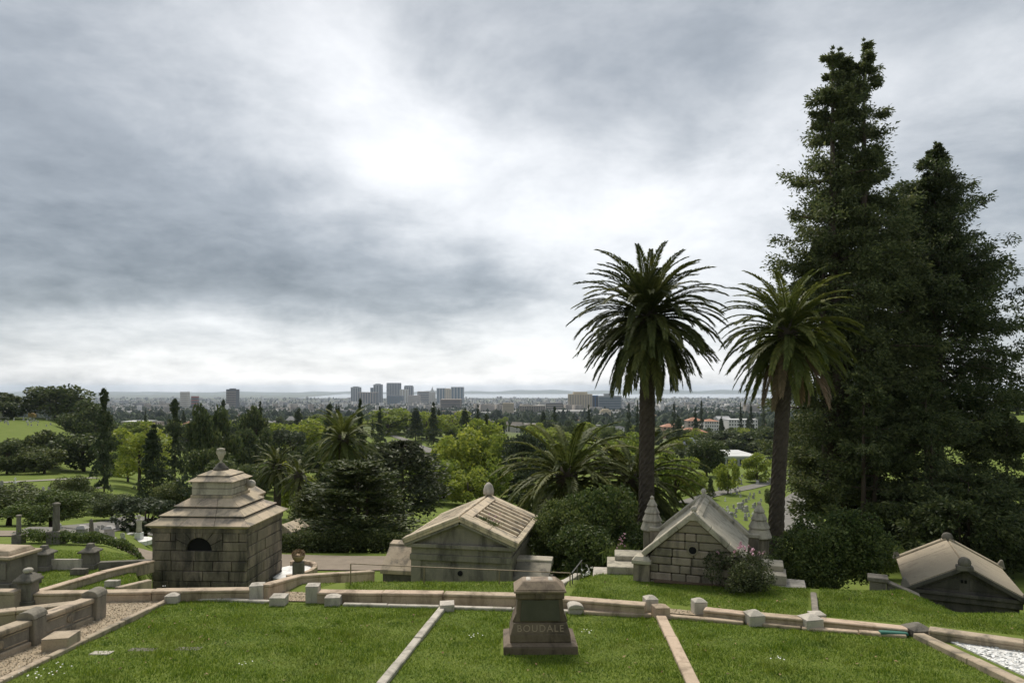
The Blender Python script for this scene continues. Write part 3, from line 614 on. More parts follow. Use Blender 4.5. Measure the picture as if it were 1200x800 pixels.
# ------------------------------------------------------------------ mausoleums
def stones(root, x0, x1, z0, courses, ch_, fx, mname, wmin, wmax, thick=.1, gap=.009, skip=None, top=None, rs=rnd, bev=.014, name='stone_block'):
    """courses of separate blocks on one face; fx(x, depth) -> local (X, Y) of a point on the face"""
    for c in range(courses):
        za, zb = z0+c*ch_, z0+(c+1)*ch_
        xa, xb = (x0, x1) if top is None else top(za, zb)
        ta, tb = (xa, xb) if top is None else top(zb, zb+.001)
        if top is not None: xa, xb = top(za, za+.001)
        if xb-xa < .15: continue
        tb = max(tb, ta+.04)
        x = ta; cuts = [xa]
        off = rs.uniform(.35, .75)*wmax if c % 2 else rs.uniform(.6, 1)*wmax
        x += off
        while x < tb-.18: cuts.append(x); x += rs.uniform(wmin, wmax)
        cuts.append(xb)
        for a, b_ in zip(cuts[:-1], cuts[1:]):
            if skip and skip((a+b_)/2, (za+zb)/2, a, b_): continue
            t_ = thick+rs.uniform(-.012, .012); g_ = gap*rs.uniform(.7, 1.4)
            p = [fx(a+g_, 0), fx(b_-g_, 0), fx(b_-g_, t_), fx(a+g_, t_)]
            a2 = ta if a == xa else a; b2 = tb if b_ == xb else b_
            p2 = [fx(a2+g_, 0), fx(b2-g_, 0), fx(b2-g_, t_), fx(a2+g_, t_)]
            cx = sum(q[0] for q in p)/4; cy = sum(q[1] for q in p)/4; cz = (za+zb)/2
            mbk = MB().add([(q[0]-cx, q[1]-cy, za+g_-cz) for q in p]+[(q[0]-cx, q[1]-cy, zb-g_-cz) for q in p2],
                           [(3, 2, 1, 0), (4, 5, 6, 7), (0, 1, 5, 4), (1, 2, 6, 5), (2, 3, 7, 6), (3, 0, 4, 7)])
            mbk.build(name, mname, root, bev, loc=(cx, cy, cz))
# 1 - square tomb with stepped roof and urn
M1 = thing('mausoleum', 'square grey block mausoleum with stepped roof and urn', 'mausoleum', (-11.83, 27.75, -8.1), R(-3))
hw, hl, hh_ = 1.845, 1.75, 2.9
w1 = MB().box(-hw+.12, hw-.12, -hl+.12, hl-.12, -.6, hh_); w1.build('core', 'vault_dark', M1)
CH = .385
arch = lambda xc, zc, a, b_: (b_ > -.56 and a < .56 and 1.95 < zc < 2.74)
def arched(xa, xb, za): pass
# front (faces uphill): blocks, arch zone left open and filled with voussoirs
FR = lambda x, t_: (x, -hl+.12-t_)
ZA = 1.88                                                   # springing of the lunette
stones(M1, -hw, hw, -.43, 6, .385, FR, 'mausoleum_stone', .7, 1.05, .12, .011)
for c in range(2):
    stones(M1, -hw, -.92, ZA+c*.345, 1, .345, FR, 'mausoleum_stone', .5, .95, .12, .011)
    stones(M1, .92, hw, ZA+c*.345, 1, .345, FR, 'mausoleum_stone', .5, .95, .12, .011)
def ray(a_, bx_=.913, bz_=.685):
    c_, s__ = math.cos(a_), math.sin(a_); k_ = min(bx_/max(abs(c_), 1e-6), bz_/max(s__, 1e-6)); return (c_*k_, s__*k_)
n = 7; r0 = .5; ac = math.atan2(.685, .913)
for k in range(n):
    a0, a1 = math.pi*k/n+.012, math.pi*(k+1)/n-.012
    pts = [(r0*math.cos(a), r0*math.sin(a)) for a in np.linspace(a0, a1, 4)]
    ou = [ray(a1)]+[ray(q) for q in (math.pi-ac, ac) if a0 < q < a1]+[ray(a0)]
    MB().prism([(x, z+ZA+.006) for x, z in pts+ou][::-1], -hl-.01, -hl+.14).build('voussoir', 'mausoleum_stone', M1, .012)
MB().prism([(.51*math.cos(math.pi*k/12), ZA+.51*math.sin(math.pi*k/12)) for k in range(13)][::-1], -hl+.10, -hl+.118).build('lunette_opening', 'cavity_shade', M1)
for f_ in (lambda y, t_: (hw-.12+t_, y), lambda y, t_: (-hw+.12-t_, -y)):
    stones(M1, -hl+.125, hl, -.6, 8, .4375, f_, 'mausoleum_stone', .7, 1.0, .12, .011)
stones(M1, -hw+.01, hw-.01, -.6, 8, .4375, lambda x, t_: (-x, hl-.12+t_), 'mausoleum_stone', .7, 1.0, .11)
# frieze and stepped roof slabs
MB().box(-hw-.03, hw+.03, -hl-.03, hl+.03, hh_-.33, hh_-.16).build('frieze', 'mausoleum_stone', M1, .01)
MB().frustum(-hw-.04, hw+.04, -hl-.04, hl+.04, hh_-.158, -hw-.17, hw+.17, -hl-.17, hl+.17, hh_-.06).build('cornice', 'mausoleum_slab', M1, .01)
prevs = None
tiers = [(hw+.2, hl+.2, hw-.22, hl-.22, hh_-.058, hh_+.20), (hw-.16, hl-.16, hw-.60, hl-.60, hh_+.255, hh_+.50), (hw-.54, hl-.54, .86, .84, hh_+.555, hh_+.84)]
for ax, ay, bx2, by2, z0_, z1_ in tiers:                   # every side of a tier is three slabs
    MB().box(-ax+.07, ax-.07, -ay+.07, ay-.07, z0_-.08 if z0_ > hh_ else z0_+.002, z0_+.003).build('shaded_roof_riser', 'vault_dark', M1)  # dark colour on the recessed riser paints in the shadow under the slab edge
    for sd_ in range(4):
        wx, wy, vx, vy = (ax, ay, bx2, by2) if sd_ % 2 == 0 else (ay, ax, by2, bx2)
        ca, sa = [(1, 0), (0, 1), (-1, 0), (0, -1)][sd_]
        nsl = 3
        for k in range(nsl):
            f0, f1 = k/nsl*2-1, (k+1)/nsl*2-1
            pts = [(f0*wx+.006, -wy, z0_+.004), (f1*wx-.006, -wy, z0_+.004), (f1*wx-.006, -wy, z0_+.026), (f0*wx+.006, -wy, z0_+.026), (f0*vx+.006, -vy, z1_), (f1*vx-.006, -vy, z1_), (f0*vx+.006, -vy+.01, z1_-.12), (f1*vx-.006, -vy+.01, z1_-.12)]
            pts = [(x*ca-y*sa, x*sa+y*ca, z) for x, y, z in pts]
            MB().add(pts, [(0, 1, 2, 3), (3, 2, 5, 4), (0, 3, 4, 6), (1, 7, 5, 2), (4, 5, 7, 6), (0, 6, 7, 1)]).build('roof_slab', 'mausoleum_slab', M1, .008)
MB().box(-.84, .84, -.82, .82, hh_+.55, hh_+.95).build('attic_plinth', 'mausoleum_slab', M1, .012)
MB().box(-.79, .79, -.77, .77, hh_+.952, hh_+1.47).build('attic', 'mausoleum_stone', M1, .012)
for k in range(2): MB().box(-.8, .8, -.785, .785, hh_+.96+k*.26, hh_+1.20+k*.26).build('attic_course', 'chapel_coping', M1, .012)
MB().frustum(-.94, .94, -.92, .92, hh_+1.49, -.66, .66, -.64, .64, hh_+1.66).build('attic_cap', 'mausoleum_slab', M1, .012)
MB().frustum(-.68, .68, -.66, .66, hh_+1.70, -.32, .32, -.32, .32, hh_+1.86).build('attic_cap_step', 'mausoleum_slab', M1, .012)
MB().box(-.63, .63, -.62, .62, hh_+1.655, hh_+1.705).build('attic_cap_riser', 'mausoleum_stone', M1)
MB().lathe([(.30, hh_+1.86), (.29, hh_+1.93), (.17, hh_+2.05), (.11, hh_+2.14)], 16).build('urn_pedestal', 'tomb_grey', M1, 0, True)
ur = MB().lathe([(.09, hh_+2.14), (.05, hh_+2.19), (.045, hh_+2.24), (.10, hh_+2.34), (.145, hh_+2.50), (.15, hh_+2.60), (.12, hh_+2.63), (.165, hh_+2.66), (.155, hh_+2.72), (.05, hh_+2.75), (.0, hh_+2.76)], 18).build('urn', 'chapel_coping', M1, 0, True)
for sx in (-1, 1): MB().tube([(sx*.13, 0, hh_+2.46), (sx*.19, 0, hh_+2.52), (sx*.19, 0, hh_+2.60), (sx*.14, 0, hh_+2.64)], .016, 6).build('urn_handle', 'chapel_coping', ur)
# pediment over the downhill door, seen from behind
MB().prism([(-.9, hh_+.0), (.9, hh_+.0), (.9, hh_+.55), (0, hh_+1.05), (-.9, hh_+.55)], hl-.7, hl+.35).build('door_pediment', 'mausoleum_slab', M1, .02)
for sx in (-1, 1): MB().prism([(0, 0), (sx*1.05, 0), (sx*1.05, .10), (0, .12)][::sx], hl-.75, hl+.42).build('pediment_slab', 'mausoleum_slab', M1, .012, loc=(0, 0, hh_+1.06), rot=(0, sx*R(29), 0))
MB().lathe([(.16, -.1), (.18, 0), (.16, .1)], 14).build('scroll', 'granite_pale', M1, 0, True, loc=(1.0, .55, hh_+1.22), rot=(R(90), 0, 0))
# curved kerb, marble floor and planter beside it
cb = thing('forecourt_kerb', 'curved granite kerb round a white marble floor by the mausoleum', 'kerb', (-9.45, 29.3, -7.95))
for k in range(9):
    a0, a1 = R(-80+k*22), R(-80+(k+1)*22-1)
    MB().beam((.95*math.cos(a0), .95*math.sin(a0)*1.3, 0), (.95*math.cos(a1), .95*math.sin(a1)*1.3, 0), .2, .24).build('stone', 'granite_pink', cb, .015)
mb = MB().lathe([(.86, -.2), (.86, .06)], 24); o = mb.build('marble_floor', 'marble_white', cb); o.scale = (1, 1.3, 1)
pl = thing('urn_planter', 'stone urn planter with straw coloured top on the curved kerb', 'planter', (-8.85, 28.3, -7.62))
MB().box(-.2, .2, -.2, .2, -.6, .42).build('pedestal', 'tomb_grey', pl, .02)
MB().lathe([(.12, .42), (.2, .5), (.26, .62), (.28, .7)], 14).build('bowl', 'plant_pot', pl, 0, True)
rg2 = np.random.default_rng(3); c_ = rg2.normal(size=(260, 3)); c_ = unit(c_)*[.25, .25, .16]+[0, 0, .74]
V, Fc = kites(c_, unit(rg2.normal(size=(260, 3))), .12, .05, rg2); link('dry_flowers', npmesh('dry_flowers', V, Fc, 'frond_dry'), pl)

# 2 - gabled temple tomb with ribbed roof
M2 = thing('mausoleum', 'gabled temple mausoleum with ribbed stone roof and egg finial', 'mausoleum', (-1.51, 28.57, -8.4), R(-10.5))
e, hl = 2.26, 2.70; EZ = 2.47; AZ = EZ+.94
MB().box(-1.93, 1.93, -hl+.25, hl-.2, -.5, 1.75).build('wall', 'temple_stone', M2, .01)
for sx in (-1, 1):
    MB().box(sx*1.78-.2, sx*1.78+.2, -hl+.17, -hl+.5, -.5, 1.752).build('pilaster', 'temple_stone', M2, .015)
MB().box(-1.40, 1.40, -hl+.215, -hl+.27, -.3, 1.6).build('wall_panel', 'temple_stone', M2, .012)
MB().box(-2.02, 2.02, -hl+.14, hl-.12, 1.754, 1.98).build('architrave', 'temple_stone', M2, .012)
MB().box(-1.97, 1.97, -hl+.19, hl-.15, 1.982, 2.25).build('frieze', 'temple_stone', M2, .01)
MB().box(-2.12, 2.12, -hl+.06, hl-.05, 2.252, 2.40).build('cornice', 'temple_stone', M2, .015)
MB().prism([(-1.95, 2.402), (1.95, 2.402), (0, AZ-.16)], -hl+.25, hl-.2).build('gable_wall', 'temple_stone', M2)
MB().lathe([(.10, 0), (.10, .05)], 16).build('vent_hole', 'cavity_shade', M2, loc=(-.02, -hl+.225, 1.30), rot=(R(90), 0, 0))
MB().prism([(-.9, .72), (.9, .72), (.55, .98), (-.55, .98)], -hl+.12, -hl+.23).build('wreath_relief', 'temple_roof', M2, .05)
an = math.atan2(AZ-EZ, e); SL = math.hypot(AZ-EZ, e)
for sx in (-1, 1):
    q = lambda s__, t_: (sx*(e-s__*math.cos(an)+t_*math.sin(an)), EZ+s__*math.sin(an)+t_*math.cos(an))   # along the slope from the eave
    def slab(s0, s1, t0, t1, y0, y1, nm, bev=.015, mm='temple_roof'):
        pts = [q(s0, t0), q(s1, t0), q(s1, t1), q(s0, t1)]
        MB().prism(pts if sx < 0 else pts[::-1], y0, y1).build(nm, mm, M2, bev)
    slab(0, SL-.01, -.10, .0, -hl, hl, 'roof_slope')
    for k in range(2): slab(SL*k/2+.005, SL*(k+1)/2-.005, .002, .12, -hl-.02, -hl+.62, 'raking_slab')
    slab(0, SL-.01, .002, .12, hl-.5, hl+.02, 'raking_slab_rear')
    slab(SL-.36, SL-.01, .002, .13, -hl+.63, hl-.51, 'ridge_slab')
    slab(0, .22, .002, .09, -hl+.63, hl-.51, 'eave_slab')
    nrb = 8
    for k in range(nrb):
        yk = -hl+.80+k*(2*hl-1.45)/(nrb-1)
        slab(.225, SL-.365, .002, .11, yk-.11, yk+.11, 'roof_rib', .03)
    slab(0, SL-.1, -.20, -.11, -hl+.02, -hl+.22, 'raking_moulding', .01, 'temple_stone')
MB().lathe([(.10, AZ+.10), (.24, AZ+.16), (.25, AZ+.34), (.18, AZ+.56), (.07, AZ+.68), (.0, AZ+.70)], 16).build('egg_finial', 'granite_pale', M2, 0, True, loc=(0, hl-.25, 0))
for sx, x0, x1, zt_, zf in ((-1, -3.35, -1.95, 1.95, 1.15), (1, 1.95, 3.35, 1.55, 1.05)):
    y0, y1 = -hl+.45, -hl+2.0
    MB().box(x0+.08, x1-.002, y0+.08, y1, -.5, zf-.1).build('side_vault', 'vault_dark' if sx < 0 else 'temple_stone', M2, .01)
    MB().prismx([(y0, zf-.1), (y0, zf+.06), (y1-.45, zt_-.02), (y1-.45, zt_-.2)], x0, x1-.004).build('vault_slab', 'granite_tan' if sx < 0 else 'temple_stone', M2, .015)
    MB().prismx([(y1-.445, zt_-.2), (y1-.445, zt_+.05), (y1, zt_+.12), (y1+.1, zt_-.2)], x0-.03, x1-.004).build('vault_coping', 'granite_tan' if sx < 0 else 'chapel_coping', M2, .02)

# 3 - little chapel of rough stone with stepped turrets
M3 = thing('mausoleum', 'small rough stone chapel mausoleum with steep gable and two stepped turrets', 'mausoleum', (5.74+.342*2.15, 21.6+.94*2.15, -6.5), R(-20))
hw, hl = 1.5, 2.15; EZ, AZ = 1.06, 2.40
sl = (AZ-EZ)/(hw+.05)
gtop = lambda za, zb: (-min(hw-.12, max(.03, (AZ-.03-za)/sl)), min(hw-.12, max(.03, (AZ-.03-za)/sl)))
MB().prism([(-hw+.1, -.9), (hw-.1, -.9), (hw-.1, EZ), (0, AZ-.12), (-hw+.1, EZ)], -hl+.14, hl).build('core', 'tomb_grey', M3)
hole = lambda xc, zc, a, b_: False
stones(M3, -hw+.12, hw-.12, -.75, 12, .262, lambda x, t_: (x, -hl+.14-t_), 'chapel_stone', .34, .72, .13, top=gtop, bev=.03)
for s2 in (-1, 1):
    stones(M3, -hl+.2, hl, -.75, 7, .262, (lambda y, t_: (hw-.1+t_, y)) if s2 > 0 else (lambda y, t_: (-hw+.1-t_, -y)), 'chapel_stone', .45, .8, .09, bev=.03)
MB().lathe([(.125, 0), (.125, .02)], 18).build('round_window', 'cavity_shade', M3, loc=(-.02, -hl-.012, 1.36), rot=(R(90), 0, 0))
m2 = MB()
for k in range(12): 
    a0, a1 = 2*math.pi*k/12, 2*math.pi*(k+1)/12
    m2.add([(r_*math.cos(a), y, r_*math.sin(a)) for a in (a0, a1) for r_ in (.12, .17) for y in (0, .06)], [(0, 2, 6, 4), (1, 5, 7, 3), (0, 4, 5, 1), (2, 3, 7, 6)])
m2.build('window_ring', 'chapel_stone', M3, loc=(-.02, -hl-.045, 1.36))
an = math.atan2(AZ-EZ, hw+.05); SL = math.hypot(AZ-EZ, hw+.05)
for sx in (-1, 1):
    q = lambda s__, t_: (sx*(hw+.05-s__*math.cos(an)+t_*math.sin(an)), EZ+s__*math.sin(an)+t_*math.cos(an))
    def slab(s0, s1, t0, t1, y0, y1, nm, bev=.015, mm='chapel_coping'):
        pts = [q(s0, t0), q(s1, t0), q(s1, t1), q(s0, t1)]
        MB().prism(pts if sx < 0 else pts[::-1], y0, y1).build(nm, mm, M3, bev)
    slab(-.05, SL, -.05, .02, -hl+.3, hl-.3, 'roof_slab')
    for y0, y1, nm in ((-hl-.08, -hl+.36, 'gable_coping'), (hl-.40, hl+.06, 'rear_gable_coping')):
        cuts = [0, .35, .70, .985]
        for a, b_ in zip(cuts[:-1], cuts[1:]): slab(SL*a+.004, SL*b_-.004, -.02, .15, y0, y1, nm, .02)
    slab(SL-.22, SL-.01, .022, .10, -hl+.37, hl-.41, 'ridge_roll')
    # corner piers
    MB().box(sx*(hw+.12)-.26, sx*(hw+.12)+.26, -hl-.14, -hl+.5, -.9, EZ-.25).build('corner_pier', 'chapel_stone', M3, .02)
    MB().box(sx*(hw+.12)-.31, sx*(hw+.12)+.31, -hl-.19, -hl+.55, EZ-.248, EZ-.12).build('pier_cap', 'chapel_coping', M3, .015)
    MB().frustum(sx*(hw+.12)-.28, sx*(hw+.12)+.28, -hl-.16, -hl+.5, EZ-.118, sx*(hw+.12)-.2, sx*(hw+.12)+.2, -hl-.08, -hl+.42, EZ-.02).build('pier_weathering', 'chapel_coping', M3, .01)
    # turrets
    tx_, ty_ = sx*(hw+.45), hl+.15
    MB().box(min(sx*(hw-.05), tx_), max(sx*(hw-.05), tx_), hl-.35, hl+.25, -2, EZ+.0).build('wing_wall', 'chapel_stone', M3, .02)
    MB().box(min(sx*(hw-.05), tx_)-.03, max(sx*(hw-.05), tx_)+.03, hl-.4, hl+.3, EZ+.002, EZ+.14).build('wing_coping', 'chapel_coping', M3, .02)
    MB().lathe([(.36, -2), (.36, .0), (.34, .05), (.34, .92), (.38, 1.0)], 14, tx_, ty_).build('turret_shaft', 'chapel_stone', M3, 0)
    zb = 1.0
    for r0, r1, h_ in ((.44, .34, .34), (.375, .26, .30), (.29, .17, .28), (.195, .07, .28)):
        MB().lathe([(r0*.93, zb), (r0, zb+.015), (r0, zb+.05), (r1, zb+h_-.01)], 14, tx_, ty_).build('turret_tier', 'chapel_coping', M3, 0); zb += h_
    MB().lathe([(.05, zb-.02), (.085, zb+.04), (.05, zb+.10), (.0, zb+.13)], 10, tx_, ty_).build('turret_finial', 'chapel_coping', M3, 0, True)
for y in (-hl+.14, hl-.17):
    m2 = MB().prism([(-.24, AZ-.10), (.24, AZ-.10), (.0, AZ+.20)], y-.23, y+.23); m2.build('apex_stone', 'chapel_coping', M3, .015)
    MB().lathe([(.05, AZ+.14), (.09, AZ+.2), (.10, AZ+.26), (.05, AZ+.33), (.0, AZ+.35)], 10, 0, y).build('finial', 'granite_pale', M3, 0, True)
# steps on both sides
def steps(px, d, z, boxes, label, rz):
    r = thing('stone_steps', label, 'steps', ((px-600)/F*d, d, z), rz)
    for b_ in boxes: MB().box(*b_).build('step', 'granite_pale' if b_[5] < .25 else 'chapel_coping', r, .02)
steps(733, 23.2, -6.45, [(-1.1, .72, -.55, .9, -.4, .10), (-.62, .72, -.1, 1.3, .102, .38), (-.35, .72, .75, 1.7, .382, .55)], 'grey stone steps left of the chapel mausoleum', R(-8))
steps(913, 21.8, -6.4, [(-.8, .8, -.45, .9, -.4, .10), (-.62, .22, -.05, .9, .102, .42), (-.55, .15, .45, 1.3, .422, .60)], 'grey stone steps right of the flowering rose bush', R(-20))
tag(MB().box(-1.2, 1.5, -.16, .16, -.02, .03).build('soil_bed', 'soil', None, 0, loc=G(812, 683), rot=(-.076, 0, R(-14))), 'bare soil strip at the foot of the chapel wall', kind='structure')

# 4 - low dark vault with plain gabled roof
yw = R(-26)
M4 = thing('mausoleum', 'low dark gabled vault with plain tan roof slabs and round acroteria', 'mausoleum', (14.78+.438*2.2, 22.28+.899*2.2, -9.0), yw)
e, hl = 1.68, 2.2; EZ, AZ = 2.25, 3.16
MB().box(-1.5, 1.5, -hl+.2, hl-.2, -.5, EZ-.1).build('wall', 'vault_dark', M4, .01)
MB().box(-1.58, 1.58, -hl+.1, hl-.1, EZ-.32, EZ-.12).build('frieze', 'vault_dark', M4, .012)
MB().box(-1.66, 1.66, -hl+.03, hl-.03, EZ-.118, EZ-.0).build('cornice', 'vault_dark', M4, .012)
MB().prism([(-1.5, EZ), (1.5, EZ), (0, AZ-.14)], -hl+.22, hl-.2).build('gable_wall', 'vault_dark', M4)
MB().prism([(-1.05, EZ+.1), (-.15, EZ+.1), (-.15, EZ+.52)], -hl+.19, -hl+.225).build('gable_panel', 'vault_dark', M4, .01)
MB().prism([(1.05, EZ+.1), (.15, EZ+.52), (.15, EZ+.1)], -hl+.19, -hl+.225).build('gable_panel', 'vault_dark', M4, .01)
for sx in (-1, 1): MB().box(sx*.05-.035, sx*.05+.035, -hl+.20, -hl+.215, EZ+.32, EZ+.42).build('gable_vent', 'cavity_shade', M4)
an = math.atan2(AZ-EZ, e); SL = math.hypot(AZ-EZ, e)
for sx in (-1, 1):
    q = lambda s__, t_: (sx*(e-s__*math.cos(an)+t_*math.sin(an)), EZ+s__*math.sin(an)+t_*math.cos(an))
    def slab(s0, s1, t0, t1, y0, y1, nm, bev=.012, mm='vault_roof'):
        pts = [q(s0, t0), q(s1, t0), q(s1, t1), q(s0, t1)]
        MB().prism(pts if sx < 0 else pts[::-1], y0, y1).build(nm, mm, M4, bev)
    slab(0, SL-.01, -.02, .06, -hl+.02, .74, 'roof_slab'); slab(0, SL-.01, -.02, .06, .755, hl-.26, 'roof_slab')
    slab(-.03, SL-.01, -.10, .02, -hl-.05, -hl+.016, 'raking_moulding', .01, 'vault_dark')
    slab(-.03, SL-.01, -.02, .12, hl-.255, hl+.03, 'rear_rake', .02)
    for y in (-hl+.06, hl-.12):
        MB().frustum(sx*(e-.02)-.16, sx*(e-.02)+.16, y-.1, y+.14, EZ+.02, sx*(e+.04)-.04, sx*(e+.04)+.04, y-.06, y+.1, EZ+.34).build('corner_acroterion', 'tomb_grey', M4, .02)
for y in (-hl+.06, hl-.12):
    MB().lathe([(.17, -.11), (.19, 0), (.17, .11)], 16).build('acroterion', 'tomb_grey', M4, 0, True, loc=(0, y, AZ+.12), rot=(R(90), 0, 0))
    MB().box(-.24, .24, y-.12, y+.14, AZ-.14, AZ+.03).build('acroterion_block', 'tomb_grey', M4, .02)
# its flank wall and pier
wr = thing('flank_wall', 'short grey wall with pier on the uphill side of the dark vault', 'wall', ((1030-600)/F*21.6, 21.6, -6.78), yw)
MB().box(-.26, .2, -.2, .25, -.6, .68).build('pier', 'tomb_grey', wr, .02); MB().box(-.32, .26, -.26, .31, .682, .82).build('pier_cap', 'tomb_grey', wr, .02)
MB().prism([(.22, -.6), (1.1, -.6), (1.1, .28), (.22, .62)], -.05, .2).build('wall_panel', 'tomb_grey', wr, .015)
MB().prism([(.215, .625), (1.12, .285), (1.12, .36), (.215, .70)], -.1, .25).build('coping', 'tomb_grey', wr, .015)
# iron railing on the brink
rl = thing('railing', 'thin rusty metal handrail in front of the ribbed roof mausoleum', 'railing', G(497, 683))
o0 = rl.location.copy(); RP = []
for px, py, tp in ((411, 684, 660), (497, 683.5, 664), (585, 684, 667.5), (668, 685, 671)):
    b_ = G(px, py); tz = zt(tp, b_.y); RP.append(Vector((b_.x, b_.y, tz)))
    MB().tube([b_-o0-Vector((0, 0, .1)), Vector((b_.x, b_.y, tz))-o0], .02, 8).build('post', 'metal_rail', rl)
for a, b_ in zip(RP[:-1], RP[1:]): MB().tube([a-o0, b_-o0], .017, 8).build('rail', 'metal_rail', rl)
st = thing('stair_rail', 'sloping grey metal stair rail beside the monument top', 'railing', G(668, 686))
o0 = st.location.copy(); a = RP[-1]+Vector((.06, .05, -.02)); b_ = Vector((2.55, 24.9, zt(656, 24.9)))
MB().tube([a-o0, b_-o0], .02, 8).build('handrail', 'metal_grey', st)
for k in (.05, .5, .97):
    q_ = a.lerp(b_, k); MB().tube([q_-o0, q_-o0-Vector((0, 0, .55))], .018, 8).build('baluster', 'metal_grey', st)
masonry('stair_stringer', 'sloping pale stone stringer below the grey stair rail', 'stair', [G(655, 686, .05), Vector((2.35, 24.4, -6.75))], .24, .12, 'granite_pale', 1.4)
# ------------------------------------------------------------------ trees: leaf faces through the crown volume
RG = np.random.default_rng(21)
def cat_mesh(parts):                              # join (V,F) lists
    Vs, Fs, k = [], [], 0
    for V, Fc in parts: Vs.append(V); Fs.append(Fc+k); k += len(V)
    return np.concatenate(Vs), np.concatenate(Fs)
def crown_broad(n, leaf, rng, blobs=26, squash=1., lean=0., hollow=.35, zmin=-.5):
    """unit crown: about 1 wide, 1 high, centred on 0"""
    th = rng.uniform(0, 2*np.pi, blobs); zz = rng.uniform(zmin*1.6, 1, blobs); rr = np.sqrt(np.clip(1-zz**2, .05, 1))
    rad = rng.uniform(.25, 1., blobs)**.5
    cc = np.stack([np.cos(th)*rr*rad, np.sin(th)*rr*rad, zz*rad], 1)*[.36, .36, .36*squash]
    br = rng.uniform(.10, .19, blobs)
    wgt = br**2; pick = rng.choice(blobs, n, p=wgt/wgt.sum())
    dv = unit(rng.normal(size=(n, 3))); rad2 = rng.uniform(hollow, 1, n)**.5
    c = cc[pick]+dv*(br[pick]*rad2)[:, None]*[1, 1, .8]
    d = unit(dv*.7+rng.normal(size=(n, 3))*.7+[0, 0, -.15])
    return kites(c, d, leaf*rng.uniform(.6, 1.35, n), leaf*rng.uniform(.4, .8, n), rng), cc
def trunk_broad(cc, zbase, rng, r=.022, lobes=7):
    m2 = MB(); m2.tube([(0, 0, zbase), (.01, .005, zbase*.55), (rng.uniform(-.02, .02), 0, -.2), (0, 0, .12)], [r*1.35, r, r*.8, r*.3], 8)
    for k in range(min(lobes, len(cc))):
        q = cc[k]; z0_ = -.36+.25*rng.random()
        m2.tube([(0, 0, z0_), (q[0]*.5, q[1]*.5, z0_*.4+q[2]*.45), tuple(q)], [r*.6, r*.4, r*.12], 5)
    return m2
def crown_conifer(nb, per, leaf, rng, prof_, droop=-.1, start=.12, rise=.0, spread=.22, lead=((0, 0),), aspect=.3, vth=.32):
    """unit tree of height 1: branches round one or more leaders; prof_(h) -> branch length"""
    h = rng.uniform(start, .99, nb)**.85; az = rng.uniform(0, 2*np.pi, nb); Rr = prof_(h)*rng.uniform(.62, 1.08, nb)
    li = rng.integers(0, len(lead), nb); ld = np.array([q[:2] for q in lead])[li]; lt = np.array([q[2] if len(q) > 2 else 1. for q in lead])[li]
    h = h*lt
    base = np.concatenate([ld, h[:, None]], 1)
    dr = np.stack([np.cos(az), np.sin(az), np.full(nb, rise)+rng.normal(size=nb)*.12], 1)
    k = np.repeat(np.arange(nb), per); s = rng.uniform(.12, 1, nb*per)**.75
    c = base[k]+dr[k]*(Rr[k]*s)[:, None]
    c[:, 2] += droop*Rr[k]*s**2
    side = np.stack([-np.sin(az), np.cos(az), np.zeros(nb)], 1)[k]
    latw = (spread*Rr[k]*(1-.55*s))
    c += side*(rng.normal(size=len(k))*latw)[:, None]; c[:, 2] += rng.normal(size=len(k))*latw*vth-.004
    d = unit(dr[k]*.8+side*rng.normal(size=(len(k), 1))*.6+rng.normal(size=(len(k), 3))*.35+[0, 0, droop])
    return kites(c, d, leaf*rng.uniform(.6, 1.4, len(k)), leaf*aspect*rng.uniform(.7, 1.3, len(k)), rng, 1.0), (base, dr, Rr, droop)
def trunk_conifer(info, r, lead, rng, limbs=60):
    m2 = MB()
    for q in lead:
        t_ = q[2] if len(q) > 2 else 1.
        m2.tube([(q[0]*.25, q[1]*.25, -.01), (q[0]*.8, q[1]*.8, .3*t_), (q[0], q[1], .65*t_), (q[0], q[1], .985*t_)], [r*1.3, r*.85, r*.45, r*.05], 8)
    base, dr, Rr, droop = info
    for k in range(min(limbs, len(base))):
        b_ = base[k]; e = b_+dr[k]*Rr[k]*.85; e[2] += droop*Rr[k]*.7
        m2.tube([tuple(b_), tuple((b_+e)/2+np.array([0, 0, .12*abs(droop)*Rr[k]])), tuple(e)], [r*.22, r*.14, r*.04], 4)
    return m2
PROTO = {}
def proto(key, crown_vf, trunk_mb, leafmat):
    cm_ = npmesh(key+'_crown', crown_vf[0], crown_vf[1], leafmat); tm = trunk_mb.mesh(key+'_trunk', 'bark', 0, True)
    PROTO[key] = (cm_, tm)
def plant(key, name, label, loc, wd, ht, rz=0., group=None, cat='tree', wy=None, crown='crown', trunk='trunk'):
    """prototypes stand on z = 0, 1 high and 1 wide"""
    r = thing(name, label, cat, loc, rz, group); cm_, tm = PROTO[key]
    for nm, me in ((trunk, tm), (crown, cm_)):
        o = link(nm, me, r); o.scale = (wd, wy or wd, ht)
    return r
def broad(key, n, leaf, lm, blobs=26, squash=1., up=.56, **k):
    (V, Fc), cc = crown_broad(n, leaf, RG, blobs, squash, **k)
    tm = trunk_broad(cc, -up, RG)
    V = V+[0, 0, up]; tm.v = [(x, y, z+up) for x, y, z in tm.v]
    zmax = V[:, 2].max(); xm = np.percentile(np.abs(V[:, :2]), 99)*2
    V = V/[xm, xm, zmax]; tm.v = [(x/xm, y/xm, z/zmax) for x, y, z in tm.v]
    proto(key, (V, Fc), tm, lm)
